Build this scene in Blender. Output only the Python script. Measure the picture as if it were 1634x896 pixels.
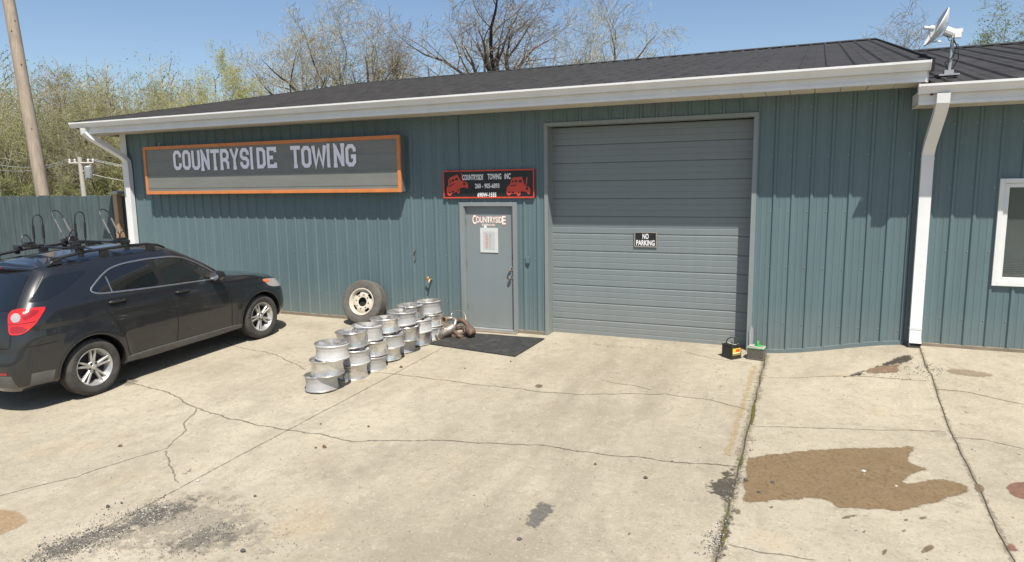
import bpy, bmesh, math, random
import numpy as np
from mathutils import Vector, Matrix, noise
from mathutils.bvhtree import BVHTree
from math import radians, sin, cos, pi, atan, atan2, sqrt

for o in list(bpy.data.objects): bpy.data.objects.remove(o)
scene = bpy.context.scene
COL = scene.collection

# ------------------------------------------------------------------ camera
CAM_D, CAM_H = 10.25, 2.44
YAW, PITCH, ROLL, FPX = radians(23.7855), radians(8.1716), radians(-0.8092), 1088.1
PW, PH = 1634, 896
_f = Vector((-sin(YAW)*cos(PITCH), cos(YAW)*cos(PITCH), -sin(PITCH)))
_r = Vector((cos(YAW), sin(YAW), 0)); _u = _r.cross(_f)
CR = _r*cos(ROLL) + _u*sin(ROLL); CU = _u*cos(ROLL) - _r*sin(ROLL)
cam_d = bpy.data.cameras.new('camera'); cam = bpy.data.objects.new('camera', cam_d); COL.objects.link(cam)
cam.matrix_world = Matrix(((CR.x, CU.x, -_f.x, 0), (CR.y, CU.y, -_f.y, -CAM_D), (CR.z, CU.z, -_f.z, CAM_H), (0, 0, 0, 1)))
cam_d.sensor_fit = 'HORIZONTAL'; cam_d.sensor_width = 36; cam_d.lens = 36*FPX/PW
cam_d.clip_start = .05; cam_d.clip_end = 3000
scene.camera = cam

# ------------------------------------------------------------------ sky, sun, exposure
SUN = Vector((.80, -1.0, 2.15)).normalized()
SUN_EL = math.asin(SUN.z); SUN_ROT = atan2(SUN.x, SUN.y)
world = bpy.data.worlds.new('World'); scene.world = world; world.use_nodes = True
wn = world.node_tree.nodes; wl_ = world.node_tree.links
bg = wn['Background']; bg.inputs['Strength'].default_value = .096
sky = wn.new('ShaderNodeTexSky'); sky.sky_type = 'NISHITA'; sky.sun_disc = False
sky.sun_elevation = SUN_EL; sky.sun_rotation = SUN_ROT; sky.altitude = 250
sky.air_density = 1.0; sky.dust_density = 1.1; sky.ozone_density = 2.2
wl_.new(sky.outputs[0], bg.inputs['Color'])
sl = bpy.data.lights.new('sun', 'SUN'); sun = bpy.data.objects.new('sun', sl); COL.objects.link(sun)
sl.energy = 5.0; sl.angle = radians(.5); sl.color = (1.0, .95, .86)
sun.rotation_euler = SUN.to_track_quat('Z', 'Y').to_euler()
scene.view_settings.view_transform = 'Standard'; scene.view_settings.look = 'None'
scene.view_settings.exposure = 0.48; scene.view_settings.gamma = 1; scene.view_settings.use_curve_mapping = False

# ------------------------------------------------------------------ helpers
def ray(px, py): return _f*FPX + CR*(px - PW/2) - CU*(py - PH/2)
CAMP = Vector((0, -CAM_D, CAM_H))
def wp(px, py, Y=0.0):
    d = ray(px, py); return CAMP + d*((Y + CAM_D)/d.y)
SLOPE = .0384
def ss(t): t = max(0., min(1., t)); return t*t*(3 - 2*t)
def G(x, y):
    yy = max(-16., min(0., y))
    return SLOPE*yy - .035 + .275*ss((x + .62)/2.0)*ss(1 + yy/2.4)
def gp(px, py, dz=0.):
    d = ray(px, py); z0 = -.035
    for _ in range(12):
        t = (CAM_H + SLOPE*CAM_D - z0)/(SLOPE*d.y - d.z); p = CAMP + d*t
        z0 = .6*(G(p.x, p.y) - SLOPE*max(-16., min(0., p.y))) + .4*z0
    return Vector((p.x, p.y, G(p.x, p.y) + dz))

def tag(o, label=None, cat=None, group=None, kind=None):
    if label: o['label'] = label
    if cat: o['category'] = cat
    if group: o['group'] = group
    if kind: o['kind'] = kind
    return o
def empty(name, loc=(0, 0, 0), rz=0):
    o = bpy.data.objects.new(name, None); COL.objects.link(o); o.location = loc; o.rotation_euler = (0, 0, rz)
    o.empty_display_size = .1
    return o
def link(name, me, parent=None, loc=None, rot=None):
    o = bpy.data.objects.new(name, me); COL.objects.link(o)
    if parent: o.parent = parent
    if loc is not None: o.location = loc
    if rot is not None: o.rotation_euler = rot
    return o
class MB:
    def __init__(s): s.v = []; s.f = []; s.m = []; s.mi = 0
    def add(s, vs, fs):
        b = len(s.v); s.v += [tuple(v) for v in vs]
        for f in fs: s.f.append(tuple(b + i for i in f)); s.m.append(s.mi)
        return s
    def box(s, x0, x1, y0, y1, z0, z1):
        return s.add([(x0,y0,z0),(x1,y0,z0),(x1,y1,z0),(x0,y1,z0),(x0,y0,z1),(x1,y0,z1),(x1,y1,z1),(x0,y1,z1)],
                     [(0,3,2,1),(4,5,6,7),(0,1,5,4),(1,2,6,5),(2,3,7,6),(3,0,4,7)])
    def obox(s, c, ex, ey, ez):   # oriented box: centre and three half vectors
        c = Vector(c); ex = Vector(ex); ey = Vector(ey); ez = Vector(ez); vs = []
        for k in (-1, 1):
            for (i, j) in ((-1,-1),(1,-1),(1,1),(-1,1)): vs.append(c + ex*i + ey*j + ez*k)
        return s.add(vs, [(0,3,2,1),(4,5,6,7),(0,1,5,4),(1,2,6,5),(2,3,7,6),(3,0,4,7)])
    def tube(s, pts, r, n=8, caps=True, closed=False):
        pts = [Vector(p) for p in pts]; m = len(pts)
        rs = r if isinstance(r, (list, tuple)) else [r]*m
        d0 = pts[1] - pts[0]; up = Vector((0, 0, 1)) if abs(d0.normalized().z) < .9 else Vector((1, 0, 0))
        b = len(s.v); nrm = None
        for i, p in enumerate(pts):
            if closed: d = pts[(i+1) % m] - pts[i-1]
            else: d = pts[min(i+1, m-1)] - pts[max(i-1, 0)]
            d = d.normalized() if d.length > 1e-9 else Vector((0, 0, 1))
            if nrm is None: nrm = d.cross(up).normalized()
            nrm = (nrm - d*nrm.dot(d)).normalized(); bi = d.cross(nrm)
            for k in range(n):
                a = 2*pi*k/n; s.v.append(tuple(p + (nrm*cos(a) + bi*sin(a))*rs[i]))
        for i in range(m if closed else m-1):
            i2 = (i+1) % m
            for k in range(n):
                s.f.append((b+i*n+k, b+i*n+(k+1) % n, b+i2*n+(k+1) % n, b+i2*n+k)); s.m.append(s.mi)
        if caps and not closed:
            s.f.append(tuple(b+k for k in reversed(range(n)))); s.m.append(s.mi)
            s.f.append(tuple(b+(m-1)*n+k for k in range(n))); s.m.append(s.mi)
        return s
    def lathe(s, prof, n=32, M=None, close=False):   # prof: (r, z) about local z; M places it
        b = len(s.v); M = M or Matrix.Identity(4); m = len(prof)
        for (r, z) in prof:
            for k in range(n):
                a = 2*pi*k/n; s.v.append(tuple(M @ Vector((r*cos(a), r*sin(a), z))))
        for i in range(m if close else m-1):
            i2 = (i+1) % m
            for k in range(n):
                s.f.append((b+i*n+k, b+i*n+(k+1) % n, b+i2*n+(k+1) % n, b+i2*n+k)); s.m.append(s.mi)
        return s
    def prism(s, poly, fn, d0, d1):   # polygon (a,b) mapped by fn(a,b,d)
        n = len(poly); b = len(s.v)
        for d in (d0, d1):
            for (a, c) in poly: s.v.append(tuple(fn(a, c, d)))
        s.f.append(tuple(b+i for i in range(n))); s.f.append(tuple(b+n+i for i in reversed(range(n)))); s.m += [s.mi]*2
        for i in range(n): s.f.append((b+i, b+n+i, b+n+(i+1) % n, b+(i+1) % n)); s.m.append(s.mi)
        return s
    def mesh(s, name, mats, smooth=False, fix=True):
        me = bpy.data.meshes.new(name); me.from_pydata(s.v, [], s.f); me.validate()
        for m in (mats if isinstance(mats, (list, tuple)) else [mats]): me.materials.append(m)
        if len(me.polygons) == len(s.m): me.polygons.foreach_set('material_index', s.m)
        if fix:
            bm = bmesh.new(); bm.from_mesh(me); bmesh.ops.recalc_face_normals(bm, faces=bm.faces); bm.to_mesh(me); bm.free()
        if smooth:
            me.polygons.foreach_set('use_smooth', [True]*len(me.polygons))
            if smooth != 'all': me.set_sharp_from_angle(angle=radians(smooth if smooth is not True else 38))
        me.update(); return me
    def build(s, name, mats, parent=None, smooth=False, loc=None, rot=None, bevel=0):
        me = s.mesh(name, mats, smooth); o = link(name, me, parent, loc, rot)
        if bevel:
            b = o.modifiers.new('bevel', 'BEVEL'); b.width = bevel; b.segments = 2; b.limit_method = 'ANGLE'; b.angle_limit = radians(40)
        return o
def copy_tree(o, parent=None):
    c = o.copy(); COL.objects.link(c); c.parent = parent
    for ch in list(o.children): copy_tree(ch, c)
    return c

# ------------------------------------------------------------------ materials
def nd(nt, t, **kw):
    n = nt.nodes.new(t)
    for k, v in kw.items():
        if k in n.inputs.keys() if isinstance(k, str) else False: n.inputs[k].default_value = v
        else: setattr(n, k, v)
    return n
def mixc(nt, fac, a, b, mode='MIX'):
    m = nt.nodes.new('ShaderNodeMix'); m.data_type = 'RGBA'; m.blend_type = mode
    for sock, v in ((m.inputs['Factor'], fac), (m.inputs['A'] if False else m.inputs[6], a), (m.inputs[7], b)):
        if hasattr(v, 'is_output') or hasattr(v, 'links'): nt.links.new(v, sock)
        elif isinstance(v, (tuple, list)): sock.default_value = (*v[:3], 1)
        else: sock.default_value = v
    return m.outputs[2]
def ramp(nt, src, stops):
    r = nt.nodes.new('ShaderNodeValToRGB'); nt.links.new(src, r.inputs[0]); e = r.color_ramp.elements
    while len(e) < len(stops): e.new(.5)
    for i, (p, c) in enumerate(stops):
        e[i].position = p; e[i].color = (c, c, c, 1) if not isinstance(c, (tuple, list)) else (*c, 1)
    return r.outputs[0]
def noise_t(nt, co, scale, detail=4, rough=.55, dist=0.):
    n = nt.nodes.new('ShaderNodeTexNoise'); n.inputs['Scale'].default_value = scale; n.inputs['Detail'].default_value = detail
    n.inputs['Roughness'].default_value = rough; n.inputs['Distortion'].default_value = dist
    if co is not None: nt.links.new(co, n.inputs['Vector'])
    return n.outputs['Fac']
def mapping(nt, src, scale=(1, 1, 1), rot=(0, 0, 0)):
    m = nt.nodes.new('ShaderNodeMapping'); m.inputs['Scale'].default_value = scale; m.inputs['Rotation'].default_value = rot
    nt.links.new(src, m.inputs['Vector']); return m.outputs[0]
def base_mat(name):
    m = bpy.data.materials.new(name); m.use_nodes = True; nt = m.node_tree
    return m, nt, nt.nodes['Principled BSDF']
def pm(name, col, rough=.5, metal=0., var=.12, vs=4., bump=0., bs=60., dirt=None, dirt_amt=.0, dirt_s=3., spec=.5, coat=0., rnd=.0, trans=0., stretch=(1, 1, 1), world_co=True):
    m, nt, p = base_mat(name); g = nt.nodes.new('ShaderNodeNewGeometry') if world_co else nt.nodes.new('ShaderNodeTexCoord')
    co = g.outputs['Position'] if world_co else g.outputs['Object']
    if stretch != (1, 1, 1): co = mapping(nt, co, stretch)
    f = noise_t(nt, co, vs, 6, .6)
    a = tuple(max(0, c*(1 - var)) for c in col); b = tuple(min(1, c*(1 + var)) for c in col)
    c = mixc(nt, ramp(nt, f, [(.3, 0.), (.7, 1.)]), a, b)
    if dirt:
        d = noise_t(nt, co, dirt_s, 8, .7); c = mixc(nt, ramp(nt, d, [(.62 - .25*dirt_amt, 0.), (.62 + .2, min(1., dirt_amt*1.4))]), c, dirt)
    if rnd:
        oi = nt.nodes.new('ShaderNodeObjectInfo'); mr = nt.nodes.new('ShaderNodeMapRange')
        mr.inputs[3].default_value = 1 - rnd; mr.inputs[4].default_value = 1 + rnd; nt.links.new(oi.outputs['Random'], mr.inputs[0])
        h = nt.nodes.new('ShaderNodeHueSaturation'); nt.links.new(mr.outputs[0], h.inputs['Value']); nt.links.new(c, h.inputs['Color']); c = h.outputs[0]
    nt.links.new(c, p.inputs['Base Color'])
    rr = nt.nodes.new('ShaderNodeMapRange'); rr.inputs[3].default_value = max(.02, rough - .1); rr.inputs[4].default_value = min(1, rough + .1)
    nt.links.new(noise_t(nt, co, vs*3.1, 5), rr.inputs[0]); nt.links.new(rr.outputs[0], p.inputs['Roughness'])
    p.inputs['Metallic'].default_value = metal; p.inputs['Specular IOR Level'].default_value = spec; p.inputs['Coat Weight'].default_value = coat
    p.inputs['Coat Roughness'].default_value = .06; p.inputs['Transmission Weight'].default_value = trans
    if bump:
        b = nt.nodes.new('ShaderNodeBump'); b.inputs['Strength'].default_value = bump; b.inputs['Distance'].default_value = .01
        nt.links.new(noise_t(nt, co, bs, 4), b.inputs['Height']); nt.links.new(b.outputs[0], p.inputs['Normal'])
    return m
M = {}
def wall_paint(name, col, dust=(.30, .27, .2), sk=.1):
    m, nt, p = base_mat(name); g = nt.nodes.new('ShaderNodeNewGeometry'); co = g.outputs['Position']
    s1 = noise_t(nt, mapping(nt, co, (9, 9, .35)), 1., 5, .6); s2 = noise_t(nt, co, 1.1, 4)
    c = mixc(nt, ramp(nt, s1, [(.3, 0.), (.75, 1.)]), tuple(k*(1-sk) for k in col), tuple(k*(1+sk) for k in col))
    c = mixc(nt, ramp(nt, s2, [(.35, 0.), (.8, .28)]), c, tuple(k*1.15 + .015 for k in col))
    # splash dust at the foot of the wall
    sp = nt.nodes.new('ShaderNodeSeparateXYZ'); nt.links.new(co, sp.inputs[0])
    mr = nt.nodes.new('ShaderNodeMapRange'); nt.links.new(sp.outputs[2], mr.inputs[0])
    mr.inputs[1].default_value = -.05; mr.inputs[2].default_value = .75; mr.inputs[3].default_value = .42; mr.inputs[4].default_value = 0.
    mu = nt.nodes.new('ShaderNodeMath'); mu.operation = 'MULTIPLY'; nt.links.new(mr.outputs[0], mu.inputs[0])
    nt.links.new(noise_t(nt, mapping(nt, co, (3, 3, 1.2)), 2., 6, .65), mu.inputs[1])
    c = mixc(nt, mu.outputs[0], c, dust)
    nt.links.new(c, p.inputs['Base Color'])
    rr = nt.nodes.new('ShaderNodeMapRange'); rr.inputs[3].default_value = .38; rr.inputs[4].default_value = .6
    nt.links.new(s1, rr.inputs[0]); nt.links.new(rr.outputs[0], p.inputs['Roughness'])
    b = nt.nodes.new('ShaderNodeBump'); b.inputs['Strength'].default_value = .12; b.inputs['Distance'].default_value = .02
    nt.links.new(noise_t(nt, mapping(nt, co, (2.2, 2.2, .5)), 1.4, 2), b.inputs['Height']); nt.links.new(b.outputs[0], p.inputs['Normal'])
    return m
M['teal'] = wall_paint('teal_metal', (.094, .143, .155))
M['door'] = wall_paint('grey_door_paint', (.185, .215, .22), sk=.03)
M['trim'] = wall_paint('grey_trim', (.20, .225, .225))
M['garage'] = wall_paint('garage_door_paint', (.168, .194, .20), sk=.03)
M['roof'] = pm('dark_roof_metal', (.043, .041, .040), .75, 0, .25, 2.5, .05, 20, dirt=(.05, .046, .043), dirt_amt=.15, spec=.15)
M['white'] = pm('white_trim_metal', (.66, .66, .65), .4, 0, .05, 3, 0, dirt=(.45, .42, .37), dirt_amt=.25, dirt_s=2.2)
M['soffit'] = pm('cream_soffit', (.60, .55, .46), .55, 0, .06, 3, rnd=.05)
M['dark'] = pm('dark_gap', (.012, .012, .013), .8)
M['black'] = pm('black_plastic', (.018, .018, .019), .45, var=.3)
M['rubber'] = pm('worn_rubber', (.045, .043, .040), .8, 0, .3, 9, .25, 80, dirt=(.16, .14, .11), dirt_amt=.35)
M['rubber_old'] = pm('dusty_rubber', (.10, .093, .08), .85, 0, .25, 8, .25, 70, dirt=(.2, .175, .14), dirt_amt=.5)
M['alloy'] = pm('silver_alloy', (.55, .55, .55), .40, .4, .15, 9, .05, 60, dirt=(.24, .21, .17), dirt_amt=.65, dirt_s=4.5, rnd=.3)
M['alloy_lip'] = pm('bare_alloy', (.68, .67, .65), .26, .8, .15, 8, .05, 50, dirt=(.24, .21, .17), dirt_amt=.65, dirt_s=4.5, rnd=.3)
M['alloy_inside'] = pm('dusty_barrel', (.28, .265, .24), .5, .4, .2, 9, dirt=(.07, .06, .05), dirt_amt=.7, dirt_s=5, rnd=.12)
M['rim'] = pm('car_rim_alloy', (.46, .45, .43), .32, .55, .1, 9, dirt=(.2, .18, .15), dirt_amt=.3, dirt_s=8)
M['orange'] = pm('orange_frame_paint', (.56, .19, .055), .5, 0, .1, 5, dirt=(.3, .13, .06), dirt_amt=.2)
M['signface'] = pm('grey_letter_board', (.17, .175, .158), .45, 0, .08, 2, stretch=(1, 1, 6), dirt=(.22, .22, .2), dirt_amt=.3)
M['signtxt'] = pm('white_letters', (.84, .82, .88), .5, 0, .05)
M['signtxt2'] = pm('white_vinyl', (.75, .75, .74), .5, 0, .04)
M['red'] = pm('red_sign_paint', (.56, .055, .03), .5, 0, .1, 12)
M['signblk'] = pm('black_sign_board', (.012, .012, .013), .4, 0, .2)
M['brown'] = pm('orange_brown_vinyl', (.42, .17, .06), .5)
M['steel'] = pm('brushed_steel', (.6, .58, .54), .28, .95, .1, 20)
M['paper'] = pm('plastic_sleeve_paper', (.56, .57, .55), .25, 0, .05, 30)
M['paper2'] = pm('paper_insert', (.44, .45, .46), .6, 0, .05, 30)
M['faded'] = pm('faded_red_ink', (.52, .27, .22), .6, 0, .1, 30)
M['mat'] = pm('door_mat_rubber', (.028, .028, .027), .9, 0, .35, 12, .5, 180, dirt=(.10, .09, .07), dirt_amt=.4, dirt_s=6)
M['brass'] = pm('old_brass', (.55, .32, .17), .4, .7, .3, 60)
M['rust'] = pm('rusty_iron', (.115, .075, .055), .75, .25, .45, 14, .4, 70, dirt=(.26, .19, .14), dirt_amt=.5, dirt_s=12)
M['castsilver'] = pm('heat_stained_steel', (.36, .32, .28), .42, .75, .3, 10, .2, 60, dirt=(.14, .09, .06), dirt_amt=.5, dirt_s=9)
M['batt'] = pm('battery_case', (.022, .021, .02), .45, 0, .2, 10, dirt=(.12, .10, .07), dirt_amt=.3)
M['battdusty'] = pm('dusty_battery_case', (.10, .09, .075), .6, 0, .3, 18, stretch=(6, 6, 1), dirt=(.2, .18, .15), dirt_amt=.5)
M['green'] = pm('green_plastic', (.06, .36, .09), .4, 0, .1, 20)
M['greyish'] = pm('dusty_grey_lid', (.38, .37, .33), .6, 0, .15, 20)
M['yellow'] = pm('yellow_label', (.70, .48, .04), .45, 0, .06, 20)
M['labelred'] = pm('red_label', (.60, .05, .04), .45)
M['fence'] = pm('slate_fence_board', (.062, .088, .092), .75, 0, .2, 3, .25, 30, dirt=(.11, .13, .125), dirt_amt=.4, rnd=.1, stretch=(3, 3, .6))
M['lumber'] = pm('weathered_lumber', (.36, .24, .145), .8, 0, .25, 5, .2, 30, stretch=(8, 8, .8), dirt=(.2, .15, .1), dirt_amt=.35)
M['pole'] = pm('utility_pole_wood', (.30, .245, .185), .85, 0, .25, 2.2, .35, 12, stretch=(8, 8, .4), dirt=(.15, .12, .09), dirt_amt=.4)
M['wire'] = pm('dark_wire', (.13, .125, .12), .6)
M['concrete_base'] = pm('foundation', (.20, .165, .12), .9, 0, .2, 4, .3, 30)
M['ptrim'] = pm('galvanised_grey', (.35, .36, .36), .5, .3)
# ------------------------------------------------------------------ ground
def concrete_mat():
    m, nt, p = base_mat('weathered_concrete'); g = nt.nodes.new('ShaderNodeNewGeometry'); co = g.outputs['Position']
    c = mixc(nt, ramp(nt, noise_t(nt, co, .55, 6, .6, .4), [(.3, 0.), (.7, 1.)]), (.328, .288, .216), (.412, .366, .281))
    # broad tyre-worn / oily greyness running towards the garage door
    st = noise_t(nt, mapping(nt, co, (1.5, .42, 1)), .9, 6, .62, .6)
    sx = nt.nodes.new('ShaderNodeSeparateXYZ'); nt.links.new(co, sx.inputs[0])
    def band(c0, w):
        s = nt.nodes.new('ShaderNodeMath'); s.operation = 'SUBTRACT'; nt.links.new(sx.outputs[0], s.inputs[0]); s.inputs[1].default_value = c0
        a = nt.nodes.new('ShaderNodeMath'); a.operation = 'ABSOLUTE'; nt.links.new(s.outputs[0], a.inputs[0])
        r = nt.nodes.new('ShaderNodeMapRange'); r.interpolation_type = 'SMOOTHSTEP'; nt.links.new(a.outputs[0], r.inputs[0])
        r.inputs[1].default_value = 0; r.inputs[2].default_value = w; r.inputs[3].default_value = 1; r.inputs[4].default_value = 0
        return r.outputs[0]
    mu = nt.nodes.new('ShaderNodeMath'); mu.operation = 'MULTIPLY'; nt.links.new(band(-2.3, 2.2), mu.inputs[0])
    nt.links.new(ramp(nt, st, [(.36, 0.), (.64, .8)]), mu.inputs[1])
    c = mixc(nt, mu.outputs[0], c, (.235, .20, .147))
    st2 = noise_t(nt, mapping(nt, co, (.9, .5, 1)), 1.6, 7, .66, .8)
    c = mixc(nt, ramp(nt, st2, [(.47, 0.), (.72, .62)]), c, (.25, .214, .16))
    # drips and rust
    c = mixc(nt, ramp(nt, noise_t(nt, co, 3.4, 3, .5, .3), [(.66, 0.), (.76, .5)]), c, (.22, .185, .135))
    c = mixc(nt, ramp(nt, noise_t(nt, mapping(nt, co, (1, 1, 1), (0, 0, 1.0)), 1.3, 3), [(.62, 0.), (.8, .28)]), c, (.43, .30, .16))
    # exposed aggregate speckle
    md = noise_t(nt, co, 9., 7, .72, .3); c = mixc(nt, ramp(nt, md, [(.30, .55), (.5, 0.)]), c, (.235, .203, .147)); c = mixc(nt, ramp(nt, md, [(.55, 0.), (.75, .5)]), c, (.47, .425, .34))
    pit = noise_t(nt, co, 23., 2, .5); c = mixc(nt, ramp(nt, pit, [(.71, 0.), (.75, .8)]), c, (.12, .10, .075))
    sp = noise_t(nt, co, 42., 4, .75); c = mixc(nt, ramp(nt, sp, [(.28, .7), (.46, 0.)]), c, (.17, .147, .11))
    sp2 = noise_t(nt, co, 34., 3, .7); c = mixc(nt, ramp(nt, sp2, [(.60, 0.), (.72, .6)]), c, (.53, .48, .40))
    sp3 = noise_t(nt, co, 17., 5, .75); c = mixc(nt, ramp(nt, sp3, [(.30, .7), (.40, 0.)]), c, (.19, .163, .12))
    nt.links.new(c, p.inputs['Base Color']); p.inputs['Roughness'].default_value = .93; p.inputs['Specular IOR Level'].default_value = .25
    b = nt.nodes.new('ShaderNodeBump'); b.inputs['Strength'].default_value = .5; b.inputs['Distance'].default_value = .006
    ad = nt.nodes.new('ShaderNodeMath'); nt.links.new(sp, ad.inputs[0]); nt.links.new(sp3, ad.inputs[1])
    nt.links.new(ad.outputs[0], b.inputs['Height']); nt.links.new(b.outputs[0], p.inputs['Normal'])
    return m
M['concrete'] = concrete_mat()
M['soil'] = pm('soil_and_turf', (.075, .085, .035), .95, 0, .35, .5, .4, 6, dirt=(.16, .13, .085), dirt_amt=.5, dirt_s=.8)
M['asphalt'] = pm('asphalt', (.055, .055, .056), .9, 0, .2, 3, .4, 60)
M['jointdirt'] = pm('joint_dirt', (.105, .088, .06), .95, 0, .4, 12, .4, 50)

rnd = random.Random(5)
# terrain: one sheet out to the horizon
mb = MB(); xs = [-900, -300, -120, -60, -40, -25, -12, -6, 0, 6, 12, 25, 40, 60, 120, 300, 900]
ys = [-900, -300, -100, -50, -24, -16, -12, -8, -4, -2, -1, 0, 2, 6, 14, 30, 60, 100, 200, 400, 900]
def TZ(x, y): return SLOPE*max(-16, min(0, y)) - .17
for y in ys:
    for x in xs: mb.v.append((x, y, TZ(x, y)))
n = len(xs)
for j in range(len(ys)-1):
    for i in range(n-1): mb.f.append((j*n+i, j*n+i+1, (j+1)*n+i+1, (j+1)*n+i)); mb.m.append(0)
tag(mb.build('terrain', M['soil'], smooth='all'), kind='structure')
mb = MB(); mb.box(-300, 300, -27, -17.3, -.9, TZ(0, -20) + .03)
tag(mb.build('road', M['asphalt']), kind='structure')

apron = tag(empty('concrete_apron'), kind='structure')
edges = [-21.0, -5.175, -.52, 1.36, 12.0]
def jit(x, y, k): return .018*noise.noise(Vector((k*7.1, y*2.3, 0))) + .012*noise.noise(Vector((k*3.3, y*11., 4)))
for s in range(4):
    x0, x1 = edges[s], edges[s+1]; mb = MB(); gap = [.0, .003, .008, .006, 0][s], [.0, .003, .008, .006, 0][s+1]
    nx = max(8, int((x1-x0)/.13)); yl = [-16 + 16.3*i/125 for i in range(126)]
    for y in yl:
        for i in range(nx+1):
            t = i/nx; a = x0 + gap[0] + (jit(0, y, s) if s else 0); b = x1 - gap[1] + (jit(0, y, s+1) if s < 3 else 0)
            if s == 2 and y < -.9: b += .03   # the right-hand joint steps sideways
            if s == 3 and y < -.9: a += .03
            x = a + (b-a)*t
            z = G(x, y) + .006*noise.noise(Vector((x*.7, y*.7, 1.)))
            mb.v.append((x, y, z))
    w = nx+1
    for j in range(len(yl)-1):
        for i in range(nx): mb.f.append((j*w+i, j*w+i+1, (j+1)*w+i+1, (j+1)*w+i)); mb.m.append(0)
    # skirts give the slab its thickness at the joints
    for i in (0, nx):
        b0 = len(mb.v)
        for j in range(len(yl)):
            v = mb.v[j*w+i]; mb.v.append((v[0], v[1], v[2]-.1))
        for j in range(len(yl)-1):
            mb.f.append((j*w+i, (j+1)*w+i, b0+j+1, b0+j)); mb.m.append(0)
    o = mb.build('concrete_slab', M['concrete'], apron)
    me = o.data
    me.polygons.foreach_set('use_smooth', [True]*len(me.polygons)); me.set_sharp_from_angle(angle=radians(40))
mb = MB()
for k in (1, 2, 3):
    pts = []
    for i in range(60):
        y = -15.9 + 16.1*i/59; x = edges[k] + (.03 if (k == 3 and y < -.9) else 0); pts.append((x, y, G(x, y) - .03))
    b0 = len(mb.v)
    for p in pts: mb.v += [(p[0]-.05, p[1], p[2]), (p[0]+.05, p[1], p[2])]
    for i in range(59): mb.f.append((b0+2*i, b0+2*i+1, b0+2*i+3, b0+2*i+2)); mb.m.append(0)
mb.build('joint_filler', M['jointdirt'], apron)

def stain_mat(name, col, rough=.9, fade=.04, alpha=.9, grain=14., spec=.3, col2=None, cut=0., namp=None):
    m, nt, p = base_mat(name); g = nt.nodes.new('ShaderNodeNewGeometry'); co = g.outputs['Position']
    c2 = col2 or tuple(k*.7 for k in col)
    c = mixc(nt, ramp(nt, noise_t(nt, co, grain*.35, 6, .7), [(.3, 0.), (.7, 1.)]), col, c2)
    c = mixc(nt, ramp(nt, noise_t(nt, co, 32., 4, .8), [(.32, .8), (.52, 0.)]), c, tuple(k*.5 for k in col)); c = mixc(nt, ramp(nt, noise_t(nt, co, 27., 4, .8), [(.52, 0.), (.70, .6)]), c, tuple(min(1, k*1.6) for k in col))
    nt.links.new(c, p.inputs['Base Color']); p.inputs['Roughness'].default_value = rough; p.inputs['Specular IOR Level'].default_value = spec
    at = nt.nodes.new('ShaderNodeAttribute'); at.attribute_name = 'edge'
    nz = noise_t(nt, co, grain, 7, .75)
    # alpha = smoothstep(edge/fade + noise)
    d = nt.nodes.new('ShaderNodeMath'); d.operation = 'DIVIDE'; nt.links.new(at.outputs['Fac'], d.inputs[0]); d.inputs[1].default_value = fade
    s = nt.nodes.new('ShaderNodeMath'); s.operation = 'MINIMUM'; nt.links.new(d.outputs[0], s.inputs[0]); s.inputs[1].default_value = 1.
    k = nt.nodes.new('ShaderNodeMath'); k.operation = 'ADD'; nt.links.new(s.outputs[0], k.inputs[0])
    k2 = nt.nodes.new('ShaderNodeMath'); k2.operation = 'MULTIPLY_ADD'; nt.links.new(nz, k2.inputs[0]); k2.inputs[1].default_value = 2.2 + cut*2; k2.inputs[2].default_value = -1.4 - cut*1.7
    if namp is not None: k2.inputs[1].default_value = namp; k2.inputs[2].default_value = -.5*namp
    nt.links.new(k2.outputs[0], k.inputs[1])
    r = nt.nodes.new('ShaderNodeMapRange'); r.interpolation_type = 'SMOOTHSTEP'; nt.links.new(k.outputs[0], r.inputs[0])
    r.inputs[1].default_value = .2; r.inputs[2].default_value = .75; r.inputs[3].default_value = 0; r.inputs[4].default_value = alpha
    nt.links.new(r.outputs[0], p.inputs['Alpha'])
    return m
S_fringe = stain_mat('crack_dirt', (.18, .155, .11), .95, .04, .34, 15., namp=4.0)
# ---- cracks: thin jagged ribbons lying in the slab surface
def resample(pts, step):
    out = [Vector(pts[0])]
    for a, b in zip(pts[:-1], pts[1:]):
        a = Vector(a); b = Vector(b); L = (b-a).length; k = max(1, int(L/step))
        for i in range(1, k+1): out.append(a + (b-a)*i/k)
    return out
crack_id = [0]
def fringe(L):
    bm_v = []; ed = []; f = []
    for q, nn, ww in L:
        for s in (-1, 0, 1):
            e = q + nn*ww*s; bm_v.append((e.x, e.y, G(e.x, e.y) + .006*noise.noise(Vector((e.x*.7, e.y*.7, 1.))) + .0014)); ed.append(0. if s else .04)
    for i in range(len(L)-1): a = 3*i; f += [(a, a+1, a+4, a+3), (a+1, a+2, a+5, a+4)]
    me = bpy.data.meshes.new('crack_dirt'); me.from_pydata(bm_v, [], f); me.update()
    at = me.attributes.new('edge', 'FLOAT', 'POINT'); at.data.foreach_set('value', ed)
    if me.polygons[0].normal.z < 0: me.flip_normals()
    me.materials.append(S_fringe); link('crack_dirt', me, apron)
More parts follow.
